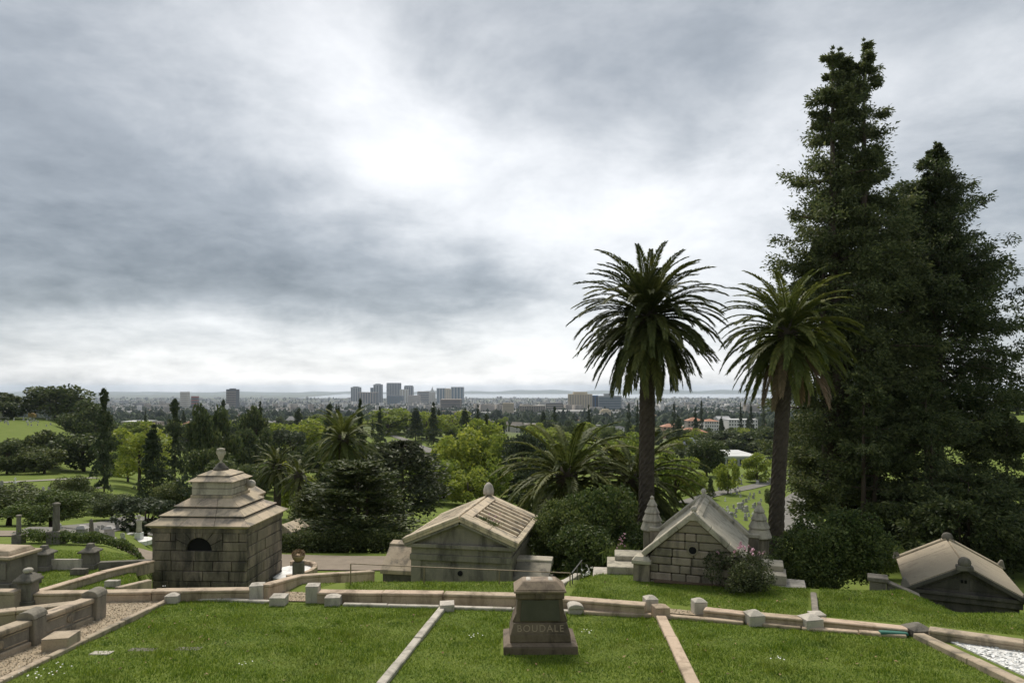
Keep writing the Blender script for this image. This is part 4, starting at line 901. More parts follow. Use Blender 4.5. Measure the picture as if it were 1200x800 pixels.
for k in range(3):
    broad('spring%d' % k, 3400, .062, 'leaf_spring', 26, 1.15, .50, zmin=-.62)
    broad('oak%d' % k, 3800, .062, 'leaf_oak', 24, .9, .43, zmin=-.66)
    broad('mid%d' % k, 3400, .062, 'leaf_mid', 26, 1.0, .46, zmin=-.64)
    broad('olive%d' % k, 3400, .055, 'leaf_olive', 24, 1.05, .48, zmin=-.64)
    pf = [lambda h: .5*(1.02-h)**.9*(.75+.25*np.sin(h*23)), lambda h: .5*np.clip(1.04-h, 0, 1)**.6*(.62+.38*np.sin(h*27+1)), lambda h: .5*(1.02-h)**.7][k]
    vf, info = crown_conifer(130, 40, .072, RG, pf, -.12, .05, .05, .22)
    proto('conifer%d' % k, vf, trunk_conifer(info, .016, ((0, 0),), RG, 25), 'leaf_conifer')
broad('poplar', 4200, .055, 'leaf_spring', 30, 2.0, .95)
broad('bushA', 9000, .036, 'leaf_shrub', 34, .9, .42, zmin=-.6)
broad('bushB', 22000, .026, 'leaf_shrub', 46, .95, .42, zmin=-.62)
broad('bushC', 6000, .036, 'leaf_mid', 30, .85, .40, zmin=-.6)
broad('rose', 9000, .030, 'leaf_rose', 30, .8, .36, zmin=-.6)
broad('nearoak', 9500, .034, 'leaf_oak', 32, .9, .48)
broad('neargold', 9500, .036, 'leaf_mid', 32, .85, .46)
# wide flat-layered cypress
h_lv = lambda h: .5*np.sqrt(np.clip(1-((h-.45)/.56)**2, .02, 1))
vf, info = crown_conifer(150, 60, .05, RG, h_lv, -.05, .2, .05, .30, aspect=.4)
proto('cypress', vf, trunk_conifer(info, .03, ((0, 0, .9), (.06, .02, .8)), RG, 40), 'leaf_cypress')
h_jn = lambda h: .5*np.clip(1.05-h, 0, 1)**.45
vf, info = crown_conifer(230, 95, .038, RG, h_jn, .16, .03, .12, .20, aspect=.34)
proto('juniper', vf, trunk_conifer(info, .02, ((0, 0, .95), (.08, .05, .8)), RG, 60), 'leaf_juniper')

# --- tall redwoods
def redwood(name, label, px, d, top, widpx, pf, lead, nb, ncl, per, rz, start=.06, droop=.14, rise=.02, leaf=.24, lm='leaf_redwood', csz=.36, jit=(.5, 1.12)):
    """boughs carry bushy plumes of small sprays; pf(h) -> bough length as a share of widpx"""
    rng = RG; g = at(px, d, -.1); ht = zt(top, d)-g.z; W_ = widpx/F*d
    h = rng.uniform(start, .985, nb)**.85; az = rng.uniform(0, 2*np.pi, nb); Rr = pf(h)*W_*rng.uniform(*jit, nb)
    li = rng.integers(0, len(lead), nb); ld = np.array([q[:2] for q in lead])[li]; lt = np.array([q[2] if len(q) > 2 else 1. for q in lead])[li]
    base = np.concatenate([ld*np.clip(h*1.6, .25, 1)[:, None], (h*lt*ht)[:, None]], 1)
    dr = np.stack([np.cos(az), np.sin(az), rise+rng.normal(size=nb)*.14], 1)
    k = np.repeat(np.arange(nb), ncl); s_ = rng.uniform(.2, 1, nb*ncl)**.7
    cc = base[k]+dr[k]*(Rr[k]*s_)[:, None]; cc[:, 2] += droop*Rr[k]*s_**2
    side = np.stack([-np.sin(az), np.cos(az), np.zeros(nb)], 1)[k]; cc += side*(rng.normal(size=len(k))*.16*Rr[k]*(1.1-.5*s_))[:, None]
    top_c = np.array([[q[0], q[1], ht*(q[2] if len(q) > 2 else 1.)*f_] for q in lead for f_ in np.linspace(.9, .997, 11)]); cc = np.concatenate([cc, top_c])
    j = np.repeat(np.arange(len(cc)), per); n = len(j); dv = rng.normal(size=(n, 3))
    size = np.concatenate([csz*rng.uniform(.55, 1.25, len(k))*np.clip(Rr[k]/2.2, .38, 1), csz*np.tile(np.linspace(.42, .14, 11), len(lead))])
    c = cc[j]+dv*size[j][:, None]*[.62, .62, .55]
    outw = np.concatenate([dr[k], np.tile([0, 0, 1.], (len(top_c), 1))])[j]
    V, Fc = kites(c, unit(outw*.6+unit(dv)*.6+rng.normal(size=(n, 3))*.35+[0, 0, -.15]), leaf*rng.uniform(.6, 1.4, n), leaf*.42*rng.uniform(.7, 1.3, n), rng, .8)
    r = thing(name, label, 'tree', g, rz); link('crown', npmesh('redwood_crown', V, Fc, lm), r)
    tm = trunk_conifer((base/ht, dr, Rr/ht, droop), .015, tuple((q[0]/ht, q[1]/ht)+tuple(q[2:]) for q in lead), RG, min(nb, 200)); tm.v = [(x*ht, y*ht, z*ht) for x, y, z in tm.v]
    tm.build('trunk', 'bark', r, 0, True)
    return r
lp = lambda xs_, ys_: (lambda h: np.interp(h, xs_, ys_))
redwood('redwood_tree', 'tallest dark redwood with three leaders behind the shorter palm', 1000, 46, 44, 100,
        lp([0, .2, .45, .62, .78, .88, .95, 1], [.62, .74, .76, .64, .40, .27, .15, .05]), ((-1.9, 0, .972), (-.55, .6, .985), (.75, -.2, 1.0), (1.9, .5, .80), (-2.5, .2, .62)), 560, 10, 40, .4, csz=.47, jit=(.55, 1.22), leaf=.25)
redwood('redwood_tree', 'shorter open crowned redwood with a single pointed top', 1096, 49, 166, 106,
        lp([0, .35, .5, .7, .85, .95, 1], [.75, .88, .98, .76, .43, .16, .03]), ((0, 0, 1.0), (.35, .2, .93), (-.5, .3, .84)), 520, 9, 38, 1.9, start=.25, csz=.42, jit=(.55, 1.2), leaf=.24)
EV = lp([0, .3, .6, .85, 1], [.85, 1, .88, .52, .12])
redwood('evergreen_tree', 'dense dark evergreen filling the foot of the tallest redwood', 1012, 40, 430, 62, EV, ((0, 0, 1), (1.2, .4, .85)), 85, 9, 36, .2, start=.02)
redwood('evergreen_tree', 'dense dark evergreen at the foot of the open crowned redwood', 1085, 42, 445, 90, EV, ((0, 0, 1), (1.6, .4, .9), (-1.6, 0, .85)), 120, 9, 36, 1.2, start=.02)
redwood('evergreen_tree', 'dark evergreen behind the far corner of the low dark vault', 1180, 44, 480, 74, EV, ((0, 0, 1), (1.1, .2, .85)), 85, 9, 36, 2.2, start=.02)
redwood('evergreen_tree', 'lower dark evergreen directly behind the low dark vault roof', 1135, 36, 548, 92, EV, ((0, 0, 1), (1.4, .2, .9), (-1.5, .3, .85)), 95, 9, 36, .9, start=.02)

# --- date palms: every frond is a part, meshes shared by steepness
def frond(L, a0, bend, seed, nl=70, ll=.62, lw=.036, mname='frond_green'):
    rng = np.random.default_rng(seed); n = 13; t_ = np.linspace(0, 1, n)
    ang = a0-bend*t_**1.35; dl = L/(n-1)
    P_ = np.zeros((n, 3)); 
    for i in range(1, n): P_[i] = P_[i-1]+dl*np.array([math.cos(ang[i-1]), 0, math.sin(ang[i-1])])
    P_[:, 1] += rng.normal()*.06*L*t_**2
    tn = unit(np.gradient(P_, axis=0))
    # rachis: three sided taper
    rad = np.linspace(.05, .008, n); Vr = []
    for i in range(n):
        nrm = np.array([-tn[i][2], 0, tn[i][0]])
        Vr += [P_[i]+rad[i]*np.array([0, 1, 0]), P_[i]-rad[i]*np.array([0, 1, 0]), P_[i]-rad[i]*nrm]
    Fr = [[i*3+a, i*3+(a+1) % 3, (i+1)*3+(a+1) % 3, (i+1)*3+a] for i in range(n-1) for a in range(3)]
    s = np.tile(np.linspace(.10, .985, nl), 2)+rng.normal(size=2*nl)*.004; sd_ = np.repeat([1., -1.], nl)
    p = np.stack([np.interp(s, t_, P_[:, k]) for k in range(3)], 1); tg = unit(np.stack([np.interp(s, t_, tn[:, k]) for k in range(3)], 1))
    nr = np.stack([-tg[:, 2], np.zeros(2*nl), tg[:, 0]], 1)
    sp_ = np.interp(s, [0, .2, 1], [1.05, .8, .42])
    d = unit(np.stack([np.zeros(2*nl), sd_, np.zeros(2*nl)], 1)*np.sin(sp_)[:, None]+tg*np.cos(sp_)[:, None]+nr*rng.uniform(-.02, .26, (2*nl, 1))+rng.normal(size=(2*nl, 3))*.035)
    Lf = ll*np.interp(s, [.1, .25, .6, 1], [.45, .9, 1, .5])*rng.uniform(.85, 1.1, 2*nl)
    mid = p+d*Lf[:, None]*.5; tip = p+d*Lf[:, None]; tip[:, 2] -= Lf*.15
    wv = unit(np.cross(d, nr+rng.normal(size=nr.shape)*.15))*lw*.5
    V = np.stack([p, mid+wv, tip, mid-wv], 1).reshape(-1, 3)
    V, Fc = cat_mesh([(np.array(Vr), np.array(Fr)), (V, np.arange(8*nl).reshape(-1, 4))])
    return npmesh('frond', V, Fc, mname)
FR_CACHE = {}
def palm(label, px, d, crown_py, L, nf, group=None, dry=0, seed=1, lean=0., base_z=None, tr=.42, mname='frond_green', low=-62, nl=52, lw=.04, name='date_palm', skirt=True, hi=84):
    rg_ = random.Random(seed)
    g = at(px, d, -.15); z1 = zt(crown_py, d)-g.z
    r = thing(name, label, 'palm tree', g, 0, group)
    rows = max(14, int(z1/.16)); n = 18; m2 = MB(); vs = []
    for i in range(rows+1):
        f_ = i/rows; ra = tr*(1.22-.30*min(1, f_*3) if f_ < .33 else .92+.10*max(0, f_-.8)*5*.6)
        cx = lean*f_**1.3
        for k in range(n):
            a_ = 2*math.pi*k/n+(i % 2)*math.pi/n
            rr = ra*(1+.06*(1 if (k+i) % 2 else -1)+rg_.uniform(-.02, .02))
            vs.append((cx+rr*math.cos(a_), rr*math.sin(a_), f_*z1))
    m2.add(vs, [(i*n+k, i*n+(k+1) % n, (i+1)*n+(k+1) % n, (i+1)*n+k) for i in range(rows) for k in range(n)]+[tuple(range(rows*n, rows*n+n))])
    m2.build('trunk', 'palm_bark', r)
    MB().lathe([(tr*.9, z1-.5), (tr*1.25, z1-.1), (tr*1.3, z1+.3), (tr*.7, z1+.75), (.02, z1+1.0)], 14, lean, 0).build('crown_shaft', 'palm_bark', r, 0, True)
    for i in range(nf):
        f_ = (i+.5)/nf
        el = R(hi-(hi-low)*f_**.86+rg_.uniform(-5, 5)); az = i*2.39996+rg_.uniform(-.18, .18)
        cls = round((math.degrees(el))/14); var = rg_.randrange(2)
        mm = mname
        if dry and f_ > .80 and rg_.random() < .6: mm = 'frond_dry'
        key = (cls, var, L, mm, nl)
        if key not in FR_CACHE:
            a0 = R(cls*14); bend = R(66) if cls > 3 else R(72 if cls > -1 else 36)
            FR_CACHE[key] = frond(L, a0, bend, cls*7+var*31+100, nl, L*.125, lw, mm)
        o = link('frond', FR_CACHE[key], r, (lean+math.cos(az)*tr*.5, math.sin(az)*tr*.5, z1+.35*math.sin(el)+.1))
        o.rotation_euler = (rg_.uniform(-.12, .12), R(cls*14)-el, az); sc = rg_.uniform(.88, 1.08); o.scale = (sc, sc, sc)
    return r
palm('tall date palm with full round crown and thick dark trunk', 757, 32, 376, 3.55, 190, seed=3, tr=.38, low=-60, lean=.1, nl=96, lw=.055)
palm('slightly leaning tall date palm with dry skirt fronds', 907, 30, 394, 3.15, 112, seed=8, dry=1, tr=.33, lean=.6, mname='frond_olive', low=-62, nl=84, lw=.055)
palm('huge low date palm behind the ribbed roof mausoleum', 664, 39, 562, 4.3, 64, seed=11, tr=.5, low=-28, hi=72, nl=96, lw=.08, mname='frond_olive')
palm('low date palm arching behind the tall palm trunk', 742, 41, 566, 4.3, 60, seed=14, tr=.5, low=-34, hi=72, nl=96, lw=.08)
palm('mid distance date palm rising over the spreading juniper', 402, 58, 517, 3.4, 70, seed=17, tr=.4, low=-50, nl=50, lw=.10, mname='frond_olive')
palm('small date palm with drooping crown right of the urn roof', 325, 76, 549, 2.9, 70, seed=19, tr=.42, low=-62, nl=44, lw=.11)
palm('date palm half hidden behind the spreading juniper', 350, 66, 560, 2.6, 40, seed=23, tr=.36, low=-45, nl=40, lw=.11)

# --- shrubs and near trees
def T2(key, name, label, px, d, top, widpx, group=None, cat='tree', rz=None, dz=-.1):
    g = at(px, d, dz); return plant(key, name, label, g, widpx/F*d, zt(top, d)-g.z, rz if rz is not None else px*.7, group, cat)
T2('bushB', 'shrub', 'large loose green shrub beside the ribbed roof mausoleum', 668, 29.8, 582, 84, cat='shrub')
T2('bushA', 'shrub', 'taller loose green shrub between the ribbed roof mausoleum and the tall palm', 703, 30.6, 562, 84, cat='shrub', rz=2.3)
T2('bushA', 'shrub', 'low spreading shrub above the stair rail', 690, 28.2, 610, 80, cat='shrub', rz=.6)
T2('bushA', 'shrub', 'dark green shrub at the foot of the tall palm', 732, 30, 612, 76, cat='shrub')
T2('bushA', 'shrub', 'small shrub behind the right vault of the ribbed roof mausoleum', 632, 32, 628, 60, cat='shrub')
T2('bushB', 'shrub', 'big rounded dark green bush before the redwoods', 978, 25, 593, 122, cat='shrub')
T2('bushC', 'shrub', 'bright green shrub peeking out right of the big rounded bush', 1028, 34, 628, 56, cat='shrub')
rb = T2('rose', 'rose_bush', 'dark rose bush with pink flowers against the chapel wall', 866, 20.9, 641, 74, cat='shrub', dz=-.25)
def blooms(root, n, cx, cy, cz, sx, sy, sz, s_, mname, seed):
    rng = np.random.default_rng(seed); c = rng.normal(size=(n, 3))*[sx, sy, sz]+[cx, cy, cz]
    k = np.repeat(np.arange(n), 6); cc = c[k]+rng.normal(size=(len(k), 3))*s_*.35
    V, Fc = kites(cc, unit(rng.normal(size=(len(k), 3))), s_, s_*.9, rng)
    tag(link('blossoms', npmesh('blossoms', V, Fc, mname), root), kind='stuff')
blooms(rb, 20, -.02, -.3, 1.40, .36, .25, .09, .075, 'petal_pink', 5)
rf = thing('roof_plant', 'tufts of weeds with red flowers growing on the ribbed roof', 'plant', (-1.25, 26.9, -5.2), R(-10))
rng = np.random.default_rng(77)
def tuft(root, n, cx, cy, cz, s_, L, mname='leaf_shrub', seed=0, w_=.02):
    rng = np.random.default_rng(seed); c = rng.normal(size=(n, 3))*[s_, s_, s_*.3]+[cx, cy, cz+L*.35]; c[:, 2] = np.maximum(c[:, 2], cz)
    d = unit(rng.normal(size=(n, 3))*[.5, .5, .2]+[0, 0, .9]); V, Fc = kites(c, d, L*rng.uniform(.5, 1.2, n), w_, rng); link('leaves', npmesh('leaves', V, Fc, mname), root)
tuft(rf, 120, .15, -.1, 0, .12, .18, seed=1); tuft(rf, 160, .55, -.2, -.18, .14, .22, seed=2); blooms(rf, 7, .4, -.15, .12, .3, .15, .08, .05, 'petal_pink', 6)
pf_ = thing('flower_clump', 'magenta flower clump beside the tall palm foot', 'plant', at(728, 25.6), 0)
tuft(pf_, 260, 0, 0, .3, .3, .8, 'leaf_mid', 5, .05); blooms(pf_, 18, .05, 0, .95, .2, .2, .2, .05, 'petal_pink', 9)
wf = thing('flower_clump', 'small clump with white flowers left of the stone steps', 'plant', at(689, 24.3), 0)
tuft(wf, 160, 0, 0, .0, .15, .4, 'leaf_mid', 6, .03); blooms(wf, 14, 0, 0, .4, .16, .12, .12, .06, 'petal_white', 10)
def hedge(label, p0, p1, h, wd, seed, lm='leaf_mid', n=9000, leaf=.13):
    rng = np.random.default_rng(seed); a, b_ = Vector(p0), Vector(p1); r = thing('hedge', label, 'hedge', at(600+a.x/a.y*F, a.y))
    t_ = rng.uniform(0, 1, n); x = a.x+(b_.x-a.x)*t_+rng.normal(size=n)*wd*.3; y = a.y+(b_.y-a.y)*t_+rng.normal(size=n)*wd*.3
    top = h*(.8+.2*np.sin(t_*37)*np.sin(t_*13+1)); z = np.array([H(q, s) for q, s in zip(x, y)])+top*rng.uniform(.05, 1, n)**.6
    c = np.stack([x, y, z], 1)-np.array(r.location); V, Fc = kites(c, unit(rng.normal(size=(n, 3))), leaf*rng.uniform(.6, 1.3, n), leaf*.55, rng)
    link('foliage', npmesh('hedge', V, Fc, lm), r)
hedge('clipped green hedge behind the stubby pillars', (-21.5, 30.2), (-15.6, 29.6), .62, .7, 1, 'leaf_mid', 7000, .10)
hedge('dark unclipped hedge beyond the service road', (-14, 37.8), (-5.6, 37.8), 1.5, 1.0, 2, 'leaf_oak', 9000, .14)
hedge('dark bank of shrubs below the ribbed roof mausoleum', (1, 38), (8, 38), 1.6, 1.2, 3, 'leaf_oak', 7000, .16)
hedge('low dark shrubs on the slope behind the chapel', (9.0, 29), (12.5, 29.5), 1.0, .8, 4, 'leaf_shrub', 6000, .12)

T2('juniper', 'juniper_tree', 'broad dark juniper spreading between two mausoleums', 420, 41, 543, 180)
T2('juniper', 'juniper_tree', 'smaller dark juniper crowding the spreading one', 365, 44, 572, 90, rz=2)
T2('cypress', 'cypress_tree', 'wide flat topped dark cypress with bare trunks', 472, 73, 516, 118)
T2('cypress', 'cypress_tree', 'smaller flat topped cypress leaning on the wide one', 430, 80, 530, 80, rz=1.4)
T2('neargold', 'tree', 'round yellow green tree behind the sarcophagus hedge', 60, 45, 574, 78)
T2('nearoak', 'tree', 'dark round tree at the edge behind the sarcophagus', 10, 48, 566, 90)
T2('bushA', 'shrub', 'dark low shrub behind the sarcophagus', 33, 37, 622, 32, cat='shrub')
T2('bushC', 'shrub', 'low round shrub beside the column monument', 80, 42, 622, 22, cat='shrub')
T2('nearoak', 'tree', 'small dark tree with clear trunk by the cemetery road', 132, 60, 578, 50)
T2('nearoak', 'tree', 'small dark forked tree beside the cemetery road', 112, 66, 575, 34, rz=2.2)
T2('olive1', 'tree', 'grey green drooping tree behind the square mausoleum', 232, 58, 548, 62)
T2('olive0', 'tree', 'grey green low tree left of the square mausoleum', 170, 53, 580, 72)
T2('nearoak', 'tree', 'dark low tree between the road and the square mausoleum', 205, 57, 562, 60, rz=1.1)
T2('nearoak', 'tree', 'dark tree on the slope above the cemetery road', 85, 72, 556, 44, rz=3.1)
T2('conifer1', 'conifer_tree', 'tall ragged conifer on the grave lawn slope', 122, 95, 455, 44)
T2('conifer2', 'conifer_tree', 'dense dark conical conifer behind the square mausoleum', 180, 88, 496, 52)
T2('conifer1', 'conifer_tree', 'dark conifer with rounded top right of the pale poplar', 205, 120, 467, 46, rz=1)
T2('poplar', 'poplar_tree', 'pale green poplar behind the conical conifer', 163, 108, 492, 66)
T2('poplar', 'poplar_tree', 'narrow pale green tree left of the pale poplar', 150, 118, 520, 40, rz=2)
LT = 'trees across the cemetery valley'
def sz(px, d, top, wd):
    h = zt(top, d)-at(px, d).z; q = wd/F*d/h
    return ('tall' if h > 13 else 'medium sized' if h > 8.5 else 'low')+(' wide' if q > 1.05 else ' slim' if q < .5 else '')
def zone(px, d):
    if px < 145: return 'on the hill with the orange truck' if d > 200 else 'in the row above the open grave lawn'
    if px < 400: return 'in the valley behind the square mausoleum' if d < 160 else 'beyond the valley behind the square mausoleum'
    if px < 640: return 'in the valley behind the ribbed roof mausoleum' if d < 170 else 'near the far road with two walkers'
    if px < 780: return 'behind the two big low palms'
    return 'near the low pale building beyond the headstone slope'
for key, px, d, top, wd in [('oak0', 66, 262, 449, 64), ('oak1', 14, 255, 459, 58), ('oak2', 96, 240, 466, 48), ('oak1', 112, 215, 474, 44), ('oak0', -30, 250, 462, 50), ('oak2', -75, 235, 460, 60), ('oak1', -120, 215, 465, 60), ('oak0', -170, 225, 460, 66), ('oak2', -70, 135, 514, 60), ('oak1', -130, 140, 508, 66), ('mid1', -190, 150, 505, 60), ('oak0', -60, 60, 580, 70),
    ('oak2', 20, 138, 512, 52), ('oak1', 58, 136, 503, 62), ('oak0', 98, 134, 504, 62), ('oak2', 135, 130, 508, 46), ('oak1', -20, 130, 516, 50),
    ('oak0', 52, 124, 524, 46), ('oak2', 8, 122, 516, 42), ('mid0', 28, 128, 532, 30),
    ('oak1', 240, 132, 470, 44), ('oak2', 262, 138, 472, 40), ('oak0', 270, 98, 534, 62), ('oak1', 300, 175, 474, 44), ('oak2', 285, 150, 500, 46), ('oak0', 245, 110, 520, 46),
    ('oak2', 330, 130, 530, 50), ('oak1', 305, 120, 545, 46), ('oak0', 380, 130, 515, 50), ('oak1', 350, 150, 520, 46), ('oak2', 440, 120, 515, 46),
    ('oak0', 597, 118, 548, 54), ('oak1', 625, 100, 560, 60), ('oak2', 570, 95, 585, 40), ('oak0', 640, 85, 575, 60), ('oak1', 700, 80, 560, 70), ('oak2', 770, 75, 590, 50),
    ('oak0', 828, 150, 513, 44), ('oak2', 850, 325, 503, 58), ('oak1', 882, 315, 505, 66), ('oak0', 835, 340, 506, 40), ('oak2', 905, 300, 500, 40), ('oak1', 806, 250, 525, 30),
    ('oak0', 1192, 190, 455, 46), ('oak2', 960, 240, 500, 60), ('oak1', 930, 280, 497, 46), ('oak0', 905, 100, 572, 18), ('oak2', 783, 250, 520, 30)]:
    T2(key, 'oak_tree', sz(px, d, top, wd)+' dark rounded oak '+zone(px, d), px, d, top, wd, LT)
for key, px, d, top, wd in [('spring0', 505, 112, 528, 66), ('spring1', 537, 132, 497, 66), ('spring2', 563, 142, 489, 60), ('spring0', 588, 134, 505, 54), ('spring1', 548, 108, 548, 50), ('spring2', 520, 120, 540, 44),
    ('spring1', 576, 112, 535, 46), ('spring2', 322, 200, 494, 54), ('spring0', 356, 215, 489, 60), ('spring1', 345, 92, 538, 44), ('spring2', 300, 230, 492, 50), ('spring0', 378, 240, 488, 40), ('spring2', 455, 390, 478, 54), ('spring1', 500, 345, 480, 40), ('spring0', 478, 410, 477, 50), ('spring1', 530, 400, 480, 46),
    ('spring0', 792, 106, 524, 54), ('spring1', 853, 119, 535, 26), ('spring2', 887, 136, 529, 34), ('spring2', 632, 200, 506, 44), ('spring1', 705, 160, 512, 60), ('spring0', 735, 180, 505, 50), ('spring2', 650, 260, 500, 50), ('spring0', 815, 118, 552, 30), ('spring2', 940, 190, 522, 44)]:
    T2(key, 'broadleaf_tree', sz(px, d, top, wd)+' spring green tree '+zone(px, d), px, d, top, wd, LT)
for key, px, d, top, wd in [('olive0', 612, 122, 503, 56), ('olive1', 600, 140, 512, 44), ('olive2', 575, 160, 500, 40), ('olive0', 340, 180, 500, 44), ('olive2', 395, 160, 505, 40), ('olive1', 270, 210, 485, 50), ('olive0', 220, 230, 492, 40), ('olive2', 820, 200, 520, 36), ('olive1', 760, 140, 530, 44), ('olive0', 910, 180, 520, 40), ('olive1', 645, 150, 525, 50)]:
    T2(key, 'broadleaf_tree', sz(px, d, top, wd)+' dull grey green tree '+zone(px, d), px, d, top, wd, LT)
for key, px, d, top, wd in [('conifer0', 422, 112, 467, 40), ('conifer1', 386, 190, 473, 34), ('conifer0', 508, 300, 471, 32), ('conifer2', 487, 330, 478, 34), ('conifer0', 747, 440, 469, 14), ('conifer1', 737, 450, 472, 14), ('conifer2', 833, 112, 558, 16), ('conifer2', 1187, 130, 486, 26), ('conifer0', 305, 260, 470, 26), ('conifer1', 262, 330, 468, 22), ('conifer0', 560, 420, 474, 18), ('conifer2', 545, 300, 478, 30), ('conifer0', 690, 420, 474, 18), ('conifer1', 650, 430, 476, 16), ('conifer0', 815, 420, 478, 20), ('conifer1', 790, 480, 472, 14), ('conifer0', 880, 520, 470, 14), ('conifer1', 895, 500, 472, 14), ('conifer0', 868, 540, 471, 12), ('conifer1', 822, 560, 469, 10), ('conifer0', 445, 260, 476, 24), ('conifer2', 350, 330, 478, 26), ('conifer1', 570, 260, 485, 26), ('conifer0', 912, 420, 476, 20)]:
    T2(key, 'conifer_tree', sz(px, d, top, wd)+' dark pointed conifer '+zone(px, d), px, d, top, wd, LT)
# belt of trees towards the city, each its own object
rr_ = random.Random(12); nbelt = 0
def czone(px): return 'below the dark brown tower' if px < 330 else 'below the downtown towers' if px < 570 else 'below the hospital blocks' if px < 750 else 'around the white apartment houses'
KN = {'oak': ('oak_tree', 'small dark round tree'), 'mid': ('broadleaf_tree', 'small mid green tree'), 'spring': ('broadleaf_tree', 'small spring green tree'), 'olive': ('broadleaf_tree', 'small dull green tree'), 'conifer': ('conifer_tree', 'small dark conifer')}
for i in range(330):
    px = rr_.uniform(70, 960); d = 300*(900/300)**rr_.random()
    if 440 < px < 525 and 300 < d < 420: continue
    if 845 < px < 900 and d < 330: continue
    k = rr_.choices(['oak', 'mid', 'spring', 'olive', 'conifer'], [5, 4, 2.5, 2, 2.5])[0]
    g = at(px, d, -.2); h_ = rr_.uniform(7, 13) if k != 'conifer' else rr_.uniform(10, 19)
    if d > 600: h_ *= .8
    plant(k+str(rr_.randrange(3)), KN[k][0], KN[k][1]+' at the city edge '+czone(px), g, h_*(rr_.uniform(.8, 1.25) if k != 'conifer' else rr_.uniform(.35, .5)), h_, rr_.uniform(0, 6), 'trees at the edge of the city')
    nbelt += 1
# far woods: many small crowns, one mass
def blobset(n, dmin, dmax, seed, mname, hmin, hmax, pxa=-300, pxb=1500, pw=1.):
    rng = np.random.default_rng(seed); px = rng.uniform(pxa, pxb, n); d = dmin*(dmax/dmin)**(rng.random(n)**pw)
    x = (px-600)/F*d; z = np.array([H(a, b_) for a, b_ in zip(x, d)]); h = rng.uniform(hmin, hmax, n)*(.8+.6*rng.random(n)**4)
    wv = h*rng.uniform(.45, 1.0, n); Vs = []; m_ = 7
    for rf_, zf in ((.30, .05), (.5, .38), (.40, .72), (.05, 1.0)):
        a_ = rng.uniform(0, 1, (n, 1))+2*np.pi*np.arange(m_)/m_; rr = wv[:, None]*rf_*rng.uniform(.7, 1.25, (n, m_))
        Vs.append(np.stack([x[:, None]+rr*np.cos(a_), d[:, None]+rr*np.sin(a_), z[:, None]+h[:, None]*(zf+rng.uniform(-.07, .07, (n, m_)))], -1))
    V = np.stack(Vs, 1).reshape(-1, 3)
    fi = np.array([[l*m_+k, l*m_+(k+1) % m_, (l+1)*m_+(k+1) % m_, (l+1)*m_+k] for l in range(3) for k in range(m_)])
    return npmesh('far_trees', V, (fi[None]+(np.arange(n)*4*m_)[:, None, None]).reshape(-1, 4), mname)
mat('far_leaf', (.035, .055, .022), (.065, .09, .035), .05, .9, island=.5, coord='World')
mat('far_leaf_dark', (.022, .034, .018), (.036, .05, .024), .05, .9, island=.5, coord='World')
tag(link('distant_trees', blobset(13000, 620, 3600, 31, 'far_leaf', 6, 11)), 'distant trees dotted between the roofs of the plain', 'trees', kind='stuff')
tag(link('distant_dark_trees', blobset(16000, 700, 6800, 32, 'far_leaf_dark', 7, 15)), 'distant dark trees dotted across the plain to the bay', 'trees', kind='stuff')

# ------------------------------------------------------------------ grass blades on the terrace lawns
LAWN = [[(203, 702), (518, 711), (440, 806), (380, 880), (-160, 880), (-60, 826)], [(526, 711), (770, 721), (812, 806), (845, 880), (390, 880), (446, 806)], [(784, 721), (1068, 744), (1205, 808), (1330, 880), (858, 880), (820, 806)],
        [(405, 690), (660, 696), (660, 681), (405, 680)], [(668, 697), (760, 704), (880, 715), (945, 720), (950, 684), (900, 675), (880, 672), (830, 683), (775, 680), (740, 666), (684, 670)], [(960, 721), (1090, 732), (1330, 760), (1330, 715), (1200, 700), (1062, 680), (960, 668)],
        [(-80, 690), (176, 690), (176, 646), (-80, 640)], [(46, 686), (172, 659), (172, 655), (60, 667), (20, 690)], [(50, 691), (134, 689), (172, 678), (172, 663), (110, 677)], [(-60, 737), (30, 720), (95, 712), (95, 704), (-60, 722)], [(370, 690), (430, 672), (415, 668), (345, 680)]]
rng = np.random.default_rng(8)
N = 1100000; gx = rng.uniform(-20, 19, N); gy = rng.uniform(10, 29.5, N)
gxp = 600+gx/gy*F; gyp = HOR+F*(4.54/gy+.076)
ok = np.zeros(N, bool)
for p_ in LAWN: ok |= inpoly(gxp, gyp, p_)
ok &= ~((np.abs(gx-g0.x) < .85) & (np.abs(gy-g0.y) < .6))
ok &= rng.random(N) < np.clip(1.25-(gy-12)/22, .45, 1)
gx, gy = gx[ok], gy[ok]; n = len(gx)
gz = np.array([H(a, b_) for a, b_ in zip(gx, gy)])
patch = .5+.5*np.sin(gx*1.7+np.sin(gy*2.3)*1.2)*np.sin(gy*1.9+np.cos(gx*1.1))
ck = rng.uniform([-13, 11], [16, 22], (420, 2)); cl = np.zeros(n)
for q in ck: cl = np.maximum(cl, np.exp(-((gx-q[0])**2+(gy-q[1])**2)/.012))
hgt = (.03+.05*rng.random(n)**2)*(.55+.7*patch)*(1+1.1*cl); az = rng.uniform(0, 2*np.pi, n); wv = rng.uniform(.005, .011, n)
lean = rng.normal(size=(n, 2))*.035
b0 = np.stack([gx-np.cos(az)*wv, gy-np.sin(az)*wv, gz-.005], 1); b1 = np.stack([gx+np.cos(az)*wv, gy+np.sin(az)*wv, gz-.005], 1); tp = np.stack([gx+lean[:, 0], gy+lean[:, 1], gz+hgt], 1)
tag(link('lawn_grass', npmesh('lawn_grass', np.stack([b0, b1, tp], 1).reshape(-1, 3), np.arange(3*n).reshape(-1, 3), 'grass_blade')), 'short mown green grass on the terrace lawns', 'grass', kind='stuff')
fl = []
